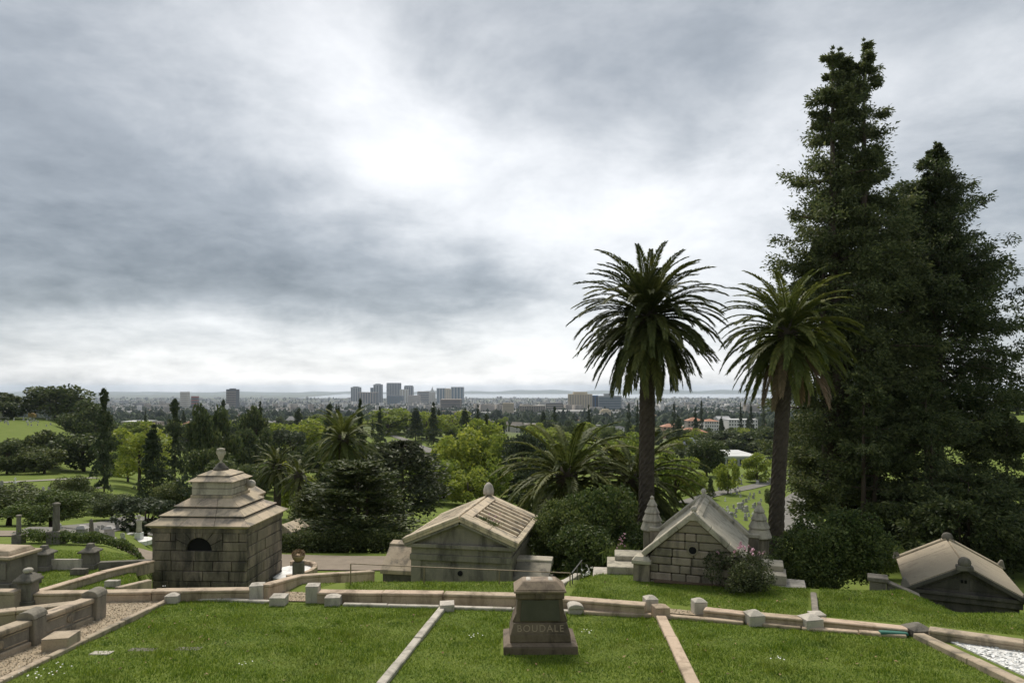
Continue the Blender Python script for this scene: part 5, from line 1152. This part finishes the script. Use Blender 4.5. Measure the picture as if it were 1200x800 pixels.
for px, py, s_, n in ((36, 792, .28, 34), (72, 786, .12, 8), (192, 689, .05, 3), (690, 742, .1, 8), (555, 747, .1, 7), (915, 775, .1, 8), (290, 780, .1, 7)):
    q = G(px, py); a = rng.normal(size=(n, 2))*s_
    fl.append(np.stack([q.x+a[:, 0], q.y+a[:, 1], np.array([LZ(v) for v in q.y+a[:, 1]])+.07], 1))
c = np.concatenate(fl); V, Fc = kites(c, unit(rng.normal(size=c.shape)*[1, 1, .1]), .035, .035, rng, 3)
tag(link('daisies', npmesh('daisies', V, Fc, 'petal_white')), 'tiny white daisies scattered in the lawn', 'flowers', kind='stuff')
lp_ = rng.choice(len(gx), 420); c = np.stack([gx[lp_], gy[lp_], gz[lp_]+.05], 1)
V, Fc = kites(c, unit(rng.normal(size=c.shape)*[1, 1, .3]), rng.uniform(.04, .09, len(c)), rng.uniform(.025, .05, len(c)), rng, 2)
tag(link('leaf_litter', npmesh('leaf_litter', V, Fc, 'leaf_litter')), 'a few brown fallen leaves on the lawn', 'leaves', kind='stuff')
# ------------------------------------------------------------------ gravestones in the valley
GP = {}
def gproto(key, parts):
    GP[key] = [(nm, m_.mesh(nm, mm, bev)) for nm, m_, mm, bev in parts]
gproto('slab', [('tablet', MB().prism([(-.3, -.2), (.3, -.2), (.3, .75), (.2, .9), (0, .96), (-.2, .9), (-.3, .75)], -.07, .07), 'grave_stones', .01), ('base', MB().box(-.4, .4, -.18, .18, -.3, .12), 'grave_stones', .01)])
gproto('white', [('tablet', MB().prism([(-.28, -.2), (.28, -.2), (.28, .8), (.14, .92), (-.14, .92), (-.28, .8)], -.06, .06), 'grave_white', .01), ('base', MB().box(-.38, .38, -.16, .16, -.3, .12), 'grave_white', .01)])
gproto('obelisk', [('shaft', MB().frustum(-.22, .22, -.22, .22, .7, -.13, .13, -.13, .13, 2.5).frustum(-.13, .13, -.13, .13, 2.5, -.01, .01, -.01, .01, 2.7), 'tomb_grey', 0), ('die', MB().box(-.32, .32, -.32, .32, .3, .7), 'tomb_grey', .01), ('base', MB().box(-.5, .5, -.5, .5, -.4, .3), 'tomb_grey', .02)])
gproto('column', [('shaft', MB().lathe([(.2, .8), (.17, 2.3), (.22, 2.35), (.22, 2.45), (.1, 2.5)], 12), 'tomb_grey', 0), ('base', MB().box(-.4, .4, -.4, .4, -.4, .8), 'tomb_grey', .03)])
gproto('cross', [('cross', MB().prism([(-.09, .35), (.09, .35), (.09, .9), (.32, .9), (.32, 1.07), (.09, 1.07), (.09, 1.35), (-.09, 1.35), (-.09, 1.07), (-.32, 1.07), (-.32, .9), (-.09, .9)], -.07, .07), 'marble_white', .01), ('base', MB().box(-.3, .3, -.22, .22, -.3, .35), 'marble_white', .02)])
gproto('pedestal', [('die', MB().frustum(-.35, .35, -.3, .3, .25, -.3, .3, -.26, .26, 1.1), 'grave_stones', .01), ('cap', MB().frustum(-.42, .42, -.36, .36, 1.1, -.2, .2, -.18, .18, 1.35), 'grave_stones', .01), ('base', MB().box(-.48, .48, -.42, .42, -.3, .25), 'grave_stones', .02)])
gproto('ledger', [('ledger', MB().box(-.45, .45, -.95, .95, -.2, .16), 'grave_white', .02)])
GL = dict(slab=('headstone', 'grey upright tablet headstone'), white=('headstone', 'white marble tablet headstone'), obelisk=('obelisk', 'dark grey obelisk monument'), column=('column_monument', 'grey column monument'), cross=('grave_cross', 'white stone grave cross'), pedestal=('pedestal_monument', 'grey capped pedestal monument'), ledger=('grave_ledger', 'flat white marble ledger stone'))
def grave(key, loc, rz, sc, where, label=None):
    nm, lb = GL[key]
    r = thing(nm, label or lb+' '+where, 'gravestone', loc, rz, None if label else 'graves '+where)
    r.scale = (sc, sc, sc)
    for pn, me in GP[key]: link(pn, me, r)
rv = random.Random(77)
def field(n, px0, px1, py0, py1, where, kinds, d0, sc=(.8, 1.25), rz=0.):
    for i in range(n):
        q = T(rv.uniform(px0, px1), rv.uniform(py0, py1), d0); k = rv.choices(list(kinds), list(kinds.values()))[0]
        grave(k, q, rz+rv.uniform(-.25, .25), rv.uniform(*sc), where)
field(18, 60, 172, 620, 632, 'beside the hedge behind the stubby pillars', dict(slab=3, white=4, ledger=3), 33, (.3, .55))
field(16, 0, 110, 566, 584, 'on the open lawn under the dark oaks', dict(slab=6, pedestal=1, cross=1), 70, (.5, .85))
field(46, 842, 895, 572, 612, 'on the steep lawn behind the chapel', dict(slab=5, white=3, pedestal=1, cross=1), 60, (.45, .75), .3)
field(14, 936, 975, 578, 600, 'inside the bend of the lane', dict(slab=3, white=2, ledger=1), 60, (.4, .6), .3)
field(46, 912, 975, 551, 571, 'beyond the lane below the redwoods', dict(slab=5, white=3, pedestal=1), 90, (.55, .9), .3)
field(22, 862, 905, 553, 568, 'beside the upper lane', dict(slab=4, white=3, pedestal=2), 100, (.55, .85), .3)
field(10, 522, 585, 566, 592, 'under the spring green trees', dict(slab=3, white=2, pedestal=1), 80, (.8, 1.2))
field(30, 136, 168, 496, 520, 'crowded below the city houses', dict(white=6, cross=2, obelisk=1, column=1), 120, (.9, 1.4))
field(24, 0, 62, 491, 500, 'along the top of the left hill', dict(white=4, slab=2, cross=1), 170, (.6, .9))
field(10, 440, 505, 512, 532, 'on the far green slope', dict(white=3, slab=2), 150, (1, 1.6))
for key, px, py, sc, lb in (('column', 66, 641, .72, 'tall grey column monument before the round yellow green tree'), ('obelisk', 107, 636, .42, 'small dark obelisk above the stubby pillar'), ('pedestal', 96, 636, .6, 'dark pedestal monument left of the small obelisk'), ('obelisk', 90, 579, .85, 'tall dark obelisk alone on the open grave lawn'), ('column', 22, 637, .5, 'slim tan column above the sarcophagus'), ('pedestal', 128, 634, .6, 'dark pedestal monument with white cap near the hedge end')):
    grave(key, T(px, py, 30), .1, sc, '', lb)
# small statue on a round base
q = T(163, 634, 30); r = thing('statue', 'small pale standing statue near the hedge', 'statue', q)
MB().lathe([(.9, -.2), (.9, .1), (.8, .14)], 20).build('round_base', 'marble_white', r)
MB().box(-.22, .22, -.22, .22, .14, .6).build('pedestal', 'marble_white', r, .02)
MB().lathe([(.17, .6), (.2, .75), (.16, 1.0), (.17, 1.25), (.22, 1.4), (.2, 1.5), (.07, 1.55), (.06, 1.6), (.1, 1.66), (.11, 1.74), (.08, 1.83), (.0, 1.86)], 14).build('figure', 'granite_pale', r, 0, True)
# small gabled tomb beyond the square mausoleum
q = at(341, 40); r = thing('tomb_house', 'small gabled tan tomb peeking past the square mausoleum', 'tomb', (q.x, q.y, -8.98), R(-14)); r.scale = (.7, .7, .7)
MB().box(-.75, .75, -1.2, 1.2, -1.5, 1.0).build('wall', 'mausoleum_slab', r, .01)
for k in range(4): MB().box(-.78, .78, -1.225, -1.19, -.2+k*.3, .07+k*.3).build('stone_block', 'mausoleum_slab', r, .012)
MB().prism([(-.75, 1.0), (.75, 1.0), (0, 1.5)], -1.2, 1.2).build('gable_wall', 'mausoleum_slab', r)
for sx in (-1, 1): MB().prism([(0, 1.52), (sx*.95, .93), (sx*.95, 1.05), (0, 1.66)][::-sx], -1.35, 1.35).build('roof_slab', 'temple_roof', r, .01)
# two walkers on the far road
def walker(px, py, label, h, coat):
    q = T(px, py, 120); r = thing('person', label, 'person', q+Vector((0, 0, .2)))
    me = bpy.data.meshes.new('body'); k = h/1.75
    J = [(0, 0, .95), (0, 0, 1.25), (0, 0, 1.48), (0, .02, 1.62), (0, .02, 1.74), (-.2, 0, 1.42), (-.26, .03, 1.15), (-.25, -.08, .9), (.2, 0, 1.42), (.26, -.03, 1.15), (.25, .1, .9), (-.1, 0, .9), (-.11, -.1, .5), (-.11, .1, .06), (-.11, -.05, .03), (.1, 0, .9), (.11, .12, .5), (.11, .2, .06), (.11, .08, .03)]
    Ed = [(0, 1), (1, 2), (2, 3), (3, 4), (2, 5), (5, 6), (6, 7), (2, 8), (8, 9), (9, 10), (0, 11), (11, 12), (12, 13), (13, 14), (0, 15), (15, 16), (16, 17), (17, 18)]
    me.from_pydata([(x*k, y*k, z*k) for x, y, z in J], Ed, []); o = link('body', me, r); me.materials.append(MT[coat])
    o.modifiers.new('skin', 'SKIN'); o.modifiers.new('sub', 'SUBSURF').levels = 1
    Rd = [.15, .16, .15, .06, .11, .07, .05, .035, .07, .05, .035, .1, .07, .05, .045, .1, .07, .05, .045]
    for v, rd in zip(me.skin_vertices[0].data, Rd): v.radius = (rd*k, rd*k)
    me.skin_vertices[0].data[0].use_root = True
walker(463, 519.5, 'person in dark clothes walking on the far road', 1.75, 'cloth_dark'); walker(466, 519.8, 'person in dark blue clothes walking beside another on the far road', 1.7, 'tower_blue')

# ------------------------------------------------------------------ city
def tower(name, label, px0, px1, top, d, wm, sm, strips=5, style='v', dep=None, hat=None, cat='office tower', extra=None, rz=0., fl=8):
    x0, x1 = (px0-600)/F*d, (px1-600)/F*d; wd = x1-x0; cx = (x0+x1)/2; zb = H(cx, d)-1; h = zt(top, d)-zb; dep = dep or wd*.9
    r = thing(name, label, cat, (cx, d+dep/2, zb), rz)
    MB().box(-wd/2, wd/2, -dep/2, dep/2, 0, h).build('body', wm, r)
    e = wd*.012
    if style == 'v':
        for k in range(strips):
            c = -wd/2+wd*(k+.5)/strips; q = wd/strips*.28
            MB().box(c-q, c+q, -dep/2-e, -dep/2+e, h*.03, h*.955).build('window_strip', sm, r)
        for k in range(max(2, strips-2)):
            n_ = max(2, strips-2); c = -dep/2+dep*(k+.5)/n_; q = dep/n_*.28
            for sx in (-1, 1): MB().box(sx*wd/2-e, sx*wd/2+e, c-q, c+q, h*.03, h*.955).build('window_strip', sm, r)
    elif style == 'h':
        for k in range(fl):
            z = h*(.06+.9*k/fl); MB().box(-wd*.47, wd*.47, -dep/2-e, -dep/2+e, z, z+h*.5/fl).build('window_band', sm, r)
            for sx in (-1, 1): MB().box(sx*wd/2-e, sx*wd/2+e, -dep*.47, dep*.47, z, z+h*.5/fl).build('window_band', sm, r)
    elif style == 'g':
        for k in range(strips):
            for j in range(fl):
                c = -wd/2+wd*(k+.5)/strips; q = wd/strips*.3; z = h*(.05+.9*j/fl)
                MB().box(c-q, c+q, -dep/2-e, -dep/2+e, z, z+h*.52/fl).build('window', sm, r)
    if hat: MB().box(-wd*hat, wd*hat, -dep*hat, dep*hat, h, h*1.0+max(3, wd*.09)).build('roof_plant_room', wm, r)
    if extra: extra(r, wd, dep, h)
    return r
D = 4500
tower('tower', 'pale grey eight sided tower at the left end of downtown', 411, 421.5, 453.5, D, 'tower_grey', 'tower_dark', 4, hat=.3)
tower('tower', 'low brown flat roofed block beside the eight sided tower', 419, 440, 459.5, D-300, 'tower_brown', 'tower_dark', 7)
tower('tower', 'slim dark tower left of the grey pair', 434, 438.5, 454, D+150, 'tower_dark', 'tower_glass', 2)
tower('tower', 'tall grey tower with dark right flank', 437.5, 447, 450.2, D, 'tower_grey', 'tower_dark', 3, hat=.3)
tower('tower', 'widest tall grey downtown tower with vertical lines', 453, 468, 448.4, D, 'tower_grey', 'tower_dark', 8)
tower('tower', 'dark glass block standing before the widest grey tower', 454, 471, 463.4, D-500, 'tower_dark', 'tower_glass', 7)
tower('tower', 'plain white slab right of the widest grey tower', 468.5, 478, 456, D-150, 'tower_white', 'tower_tan', 3)
tower('tower', 'grey tower with banded crown', 473.5, 483.5, 452.3, D+200, 'tower_grey', 'tower_dark', 4, hat=.42)
tower('tower', 'low pinkish block below the banded crown tower', 478, 491.5, 463, D-450, 'tower_pink', 'tower_tan', 6, 'h', fl=5)
tower('tower', 'broad grey block left of the spired tower', 489, 503, 458.4, D+100, 'tower_tan', 'tower_dark', 6, 'h', fl=6)
def spire(r, wd, dep, h):
    MB().box(-wd*.3, wd*.3, -dep*.3, dep*.3, h, h*1.12).build('clock_stage', 'tower_white', r); MB().frustum(-wd*.22, wd*.22, -dep*.22, dep*.22, h*1.12, -.3, .3, -.3, .3, h*1.42).build('spire', 'tower_white', r)
tower('tower', 'white clock tower with thin spire', 502.8, 509.8, 459, D-300, 'tower_white', 'tower_tan', 3, extra=spire, cat='clock tower')
tower('tower', 'dark blue glass tower right of the spire', 511.5, 522, 454.6, D, 'tower_grey', 'tower_glass', 3)
tower('tower', 'cream stepped tower between two blue glass towers', 521, 528.5, 455.5, D-200, 'tower_cream', 'tower_tan', 3, hat=.3)
tower('tower', 'blue glass tower with pale frame at the right end of downtown', 528.5, 543, 453.2, D, 'tower_grey', 'tower_glass', 4)
tower('apartment_block', 'brown apartment slab with pale cross wall before downtown', 516, 540, 467.5, 2300, 'tower_brown', 'tower_dark', 8, 'h', fl=7, cat='apartment block')
tower('apartment_block', 'dark brown tower standing alone on the left plain', 265, 276.5, 456, 2500, 'tower_dark', 'tower_brown', 5, 'g', fl=8, cat='apartment block', hat=.25)
tower('apartment_block', 'white tower alone on the left plain', 211, 219, 458.8, 2600, 'tower_white', 'tower_tan', 3, 'h', fl=8, cat='apartment block')
tower('apartment_block', 'small dull red block beside the white tower', 224, 230.5, 464, 2550, 'tower_red', 'tower_dark', 3, 'h', fl=4, cat='apartment block')
tower('apartment_block', 'narrow cream slab with blank end wall', 589, 602, 472, 1500, 'tower_cream', 'tower_tan', 3, 'h', fl=9, cat='apartment block', dep=12)
tower('apartment_block', 'wide beige gridded apartment block', 609, 639, 475, 1550, 'tower_tan', 'tower_dark', 11, 'g', fl=7, cat='apartment block', dep=18)
tower('hospital_block', 'cream hospital slab with dark vertical window strips', 667, 694, 461.5, 2000, 'tower_cream', 'tower_tan', 9, cat='hospital', dep=40, hat=.3)
tower('hospital_block', 'narrow bright blue slab joining two hospital blocks', 694.2, 701, 463.2, 2010, 'tower_blue', 'tower_dark', 2, cat='hospital', dep=30)
tower('hospital_block', 'grey glass hospital block with rooftop plant', 701.2, 728.5, 463.6, 2000, 'tower_grey', 'tower_glass', 6, 'h', fl=9, cat='hospital', dep=44, hat=.22)
tower('city_building', 'long dark office block left of the cream hospital', 640, 660, 472, 1900, 'tower_dark', 'tower_tan', 6, 'h', fl=4, cat='building', dep=30)
tower('city_building', 'white stepped building below the hospital', 655, 690, 481, 1500, 'wall_white', 'tower_tan', 9, 'h', fl=3, cat='building', dep=30)
tower('city_building', 'cream church like building below the grey hospital', 704, 716, 481, 1250, 'tower_cream', 'tower_tan', 3, 'g', fl=3, cat='building', dep=18, hat=.3)
# big houses on the lower slope
def villa(name, label, px0, px1, eave, d, wm, rm, floors=2, nwin=6, dep=12, rise=3., hip=True, rz=0.):
    x0, x1 = (px0-600)/F*d, (px1-600)/F*d; wd = x1-x0; cx = (x0+x1)/2; zb = H(cx, d)-1; h = max(3.5, zt(eave, d)-zb)
    r = thing(name, label, 'building', (cx, d+dep/2, zb), rz)
    MB().box(-wd/2, wd/2, -dep/2, dep/2, 0, h).build('wall', wm, r)
    o = .6
    if rise:
        ix = wd/2-dep*.45 if hip else wd/2+o
        MB().add([(-wd/2-o, -dep/2-o, h), (wd/2+o, -dep/2-o, h), (wd/2+o, dep/2+o, h), (-wd/2-o, dep/2+o, h), (-ix, 0, h+rise), (ix, 0, h+rise)], [(0, 1, 5, 4), (1, 2, 5), (2, 3, 4, 5), (3, 0, 4), (3, 2, 1, 0)]).build('roof', rm, r)
    else: MB().box(-wd/2-.2, wd/2+.2, -dep/2-.2, dep/2+.2, h, h+.5).build('roof', rm, r)
    for f_ in range(floors):
        for k in range(nwin):
            c = -wd/2+wd*(k+.5)/nwin; q = wd/nwin*.22; z = h-(f_+1)*2.9+.9
            if z > .3: MB().box(c-q, c+q, -dep/2-.06, -dep/2+.05, z, z+1.5).build('window', 'glass_dark', r)
    return r
villa('villa', 'peach walled building with long terracotta roof', 798, 829, 506.5, 520, 'wall_peach', 'terracotta', 2, 9, 14, 3.2)
villa('villa', 'lower terracotta roofed wing of the peach building', 800, 832, 514, 470, 'wall_peach', 'terracotta', 1, 8, 10, 2.6)
villa('villa', 'orange roofed house left of the peach building', 777, 800, 500, 560, 'wall_peach', 'terracotta', 1, 5, 12, 2.5)
villa('villa', 'tan tile roofed hall behind the peach building', 806, 824, 493, 620, 'tower_tan', 'terracotta', 2, 5, 12, 3)
villa('apartment_house', 'terracotta capped white apartment house', 826, 842, 493.5, 590, 'wall_white', 'terracotta', 3, 6, 14, 2)
villa('apartment_house', 'long white apartment house with flat roof', 854, 888, 492, 600, 'wall_white', 'flat_roof', 3, 11, 16, 0)
villa('apartment_house', 'white gable ended apartment house beside the long one', 842, 856, 491, 630, 'wall_white', 'tower_grey', 3, 5, 14, 2.5, hip=False)
villa('warehouse', 'low pale flat roofed building behind the spring green trees', 846, 890, 539, 205, 'tower_grey', 'flat_roof', 1, 9, 20, 0)
villa('warehouse', 'small white rooftop block on the low pale building', 858, 866, 533, 212, 'wall_white', 'flat_roof', 0, 1, 5, 0)
villa('house', 'house with blue grey slate roof by the dark cypress', 797, 816, 526, 330, 'wall_white', 'roof_slate', 1, 4, 10, 4, hip=False, rz=.5)
villa('house', 'small terracotta roofed house right of the dark oaks', 893, 903, 514, 420, 'wall_peach', 'terracotta', 1, 3, 9, 2.4)
villa('chapel_hall', 'plain tan box building among the left trees', 267, 278, 495.5, 330, 'tower_cream', 'tower_tan', 1, 2, 9, 0)
villa('house', 'long low white roofed building beyond the left conifer', 142, 170, 494.5, 420, 'tower_brown', 'flat_roof', 1, 10, 14, 0)
villa('house', 'white house left of the tan box building', 208, 226, 499, 360, 'wall_white', 'house_roof', 1, 4, 10, 2.5)
villa('house', 'pale house at the foot of the tan box building', 280, 312, 502, 345, 'tower_tan', 'house_roof', 1, 6, 10, 2)
villa('house', 'white house far left above the grey plain', 96, 112, 482, 700, 'wall_white', 'flat_roof', 2, 4, 14, 0)
q = at(37, 268); tag(MB().box(-.9, .9, -.8, .8, .4, 1.8).box(.95, 1.5, -.75, .75, .4, 1.3).box(-.7, -.3, -.85, .85, -.1, .5).box(1.0, 1.4, -.8, .8, -.1, .5).build('truck', 'truck_orange', None, .1, loc=q), 'small orange truck parked under the big oak on the hill', 'truck')
q = at(6, 262); tag(MB().box(-1.6, 1.6, -1.6, 1.6, -.3, 2.0).prism([(-1.8, 2.01), (1.8, 2.01), (0, 2.8)], -1.8, 1.8).build('shed', 'wall_white', None, .03, loc=q), 'small white shed on the hilltop lawn', 'shed')
# houses of the near city, one object each
HP = []
def hproto(a, b_, h, rise, hip):
    m2 = MB().box(-a/2, a/2, -b_/2, b_/2, 0, h, 0); o = .5
    if rise:
        ix = a/2-b_*.4 if hip else a/2+o
        m2.add([(-a/2-o, -b_/2-o, h), (a/2+o, -b_/2-o, h), (a/2+o, b_/2+o, h), (-a/2-o, b_/2+o, h), (-ix, 0, h+rise), (ix, 0, h+rise)], [(0, 1, 5, 4), (1, 2, 5), (2, 3, 4, 5), (3, 0, 4), (3, 2, 1, 0)], 1)
    else: m2.box(-a/2-.2, a/2+.2, -b_/2-.2, b_/2+.2, h+.01, h+.5, 1)
    n_ = max(2, int(a/3))
    for f_ in range(int(h//2.8)):
        for k in range(n_):
            c = -a/2+a*(k+.5)/n_; m2.box(c-.5, c+.5, -b_/2-.05, -b_/2+.04, .9+f_*2.8, 2.2+f_*2.8, 2)
    HP.append(m2.mesh('house', ['house_wall', 'house_roof', 'glass_dark']))
hproto(11, 9, 5.6, 2.6, True); hproto(13, 9, 3.6, 2.4, False); hproto(9, 8, 6, 3.2, False); hproto(17, 11, 8.4, 0, False); hproto(24, 14, 11.2, 0, False); hproto(12, 10, 6, 2.2, True)
HN = ['two storey hip roofed house', 'single storey gabled house', 'narrow two storey gabled house', 'flat roofed three storey block', 'long flat roofed four storey block', 'square hip roofed house']
for i in range(290):
    px = rr_.uniform(85, 930); d = 560*(1900/560)**rr_.random(); k = rr_.choices(range(6), [4, 4, 3, 3, 1.6, 4])[0]
    if d < 700 and 770 < px < 900: d += 200
    g = at(px, d, -.6); o = link('house' if k not in (3, 4) else 'apartment_house', HP[k], None, g, (0, 0, rr_.choice([0, .3, -.4, 1.2, 1.57])+rr_.uniform(-.2, .2)))
    tag(o, HN[k]+' in the near city '+czone(px), 'house' if k not in (3, 4) else 'apartment house', 'houses of the near city')
# the rest of the plain: too many to count
rng = np.random.default_rng(55); n = 9000
px = rng.uniform(-300, 1500, n); d = 1500*(7200/1500)**(rng.random(n)**.85); x = (px-600)/F*d
z = np.array([H(a, b_) for a, b_ in zip(x, d)])-1
wx = rng.uniform(8, 26, n)*(1+.9*(rng.random(n) < .12)); wy = rng.uniform(8, 24, n); h = rng.uniform(5, 10, n)*(1+1.6*(rng.random(n) < .07)); 
a_ = .55; cs, sn = math.cos(a_), math.sin(a_)
cor = np.array([[-1, -1], [1, -1], [1, 1], [-1, 1]])*.5
V = []
for zz in (0, 1):
    for cx, cy in cor:
        u, v = cx*wx, cy*wy; V.append(np.stack([x+u*cs-v*sn, d+u*sn+v*cs, z+h*zz], 1))
V = np.stack(V, 1).reshape(-1, 3); fi = np.array([[4, 5, 6, 7], [0, 1, 5, 4], [1, 2, 6, 5], [2, 3, 7, 6], [3, 0, 4, 7]])
tag(link('city_blocks', npmesh('city_blocks', V, (fi[None]+(np.arange(n)*8)[:, None, None]).reshape(-1, 4), 'city_walls')), 'countless low buildings of the plain stretching to the bay', 'city', kind='stuff')

# ------------------------------------------------------------------ haze
hz = bpy.data.materials.new('haze'); hz.use_nodes = True; hz.node_tree.nodes.clear(); t = NT(hz.node_tree)
vo = t.n('ShaderNodeVolumePrincipled'); vo.inputs['Color'].default_value = (.72, .83, 1.0, 1); vo.inputs['Density'].default_value = HAZE; vo.inputs['Anisotropy'].default_value = .3
oo = t.n('ShaderNodeOutputMaterial'); t.l(vo.outputs[0], oo.inputs['Volume']); MT['haze'] = hz
tag(MB().box(-30000, 30000, -60, 16500, -122, 45).build('haze', 'haze'), 'thin blue haze over the city plain', 'haze', kind='stuff')
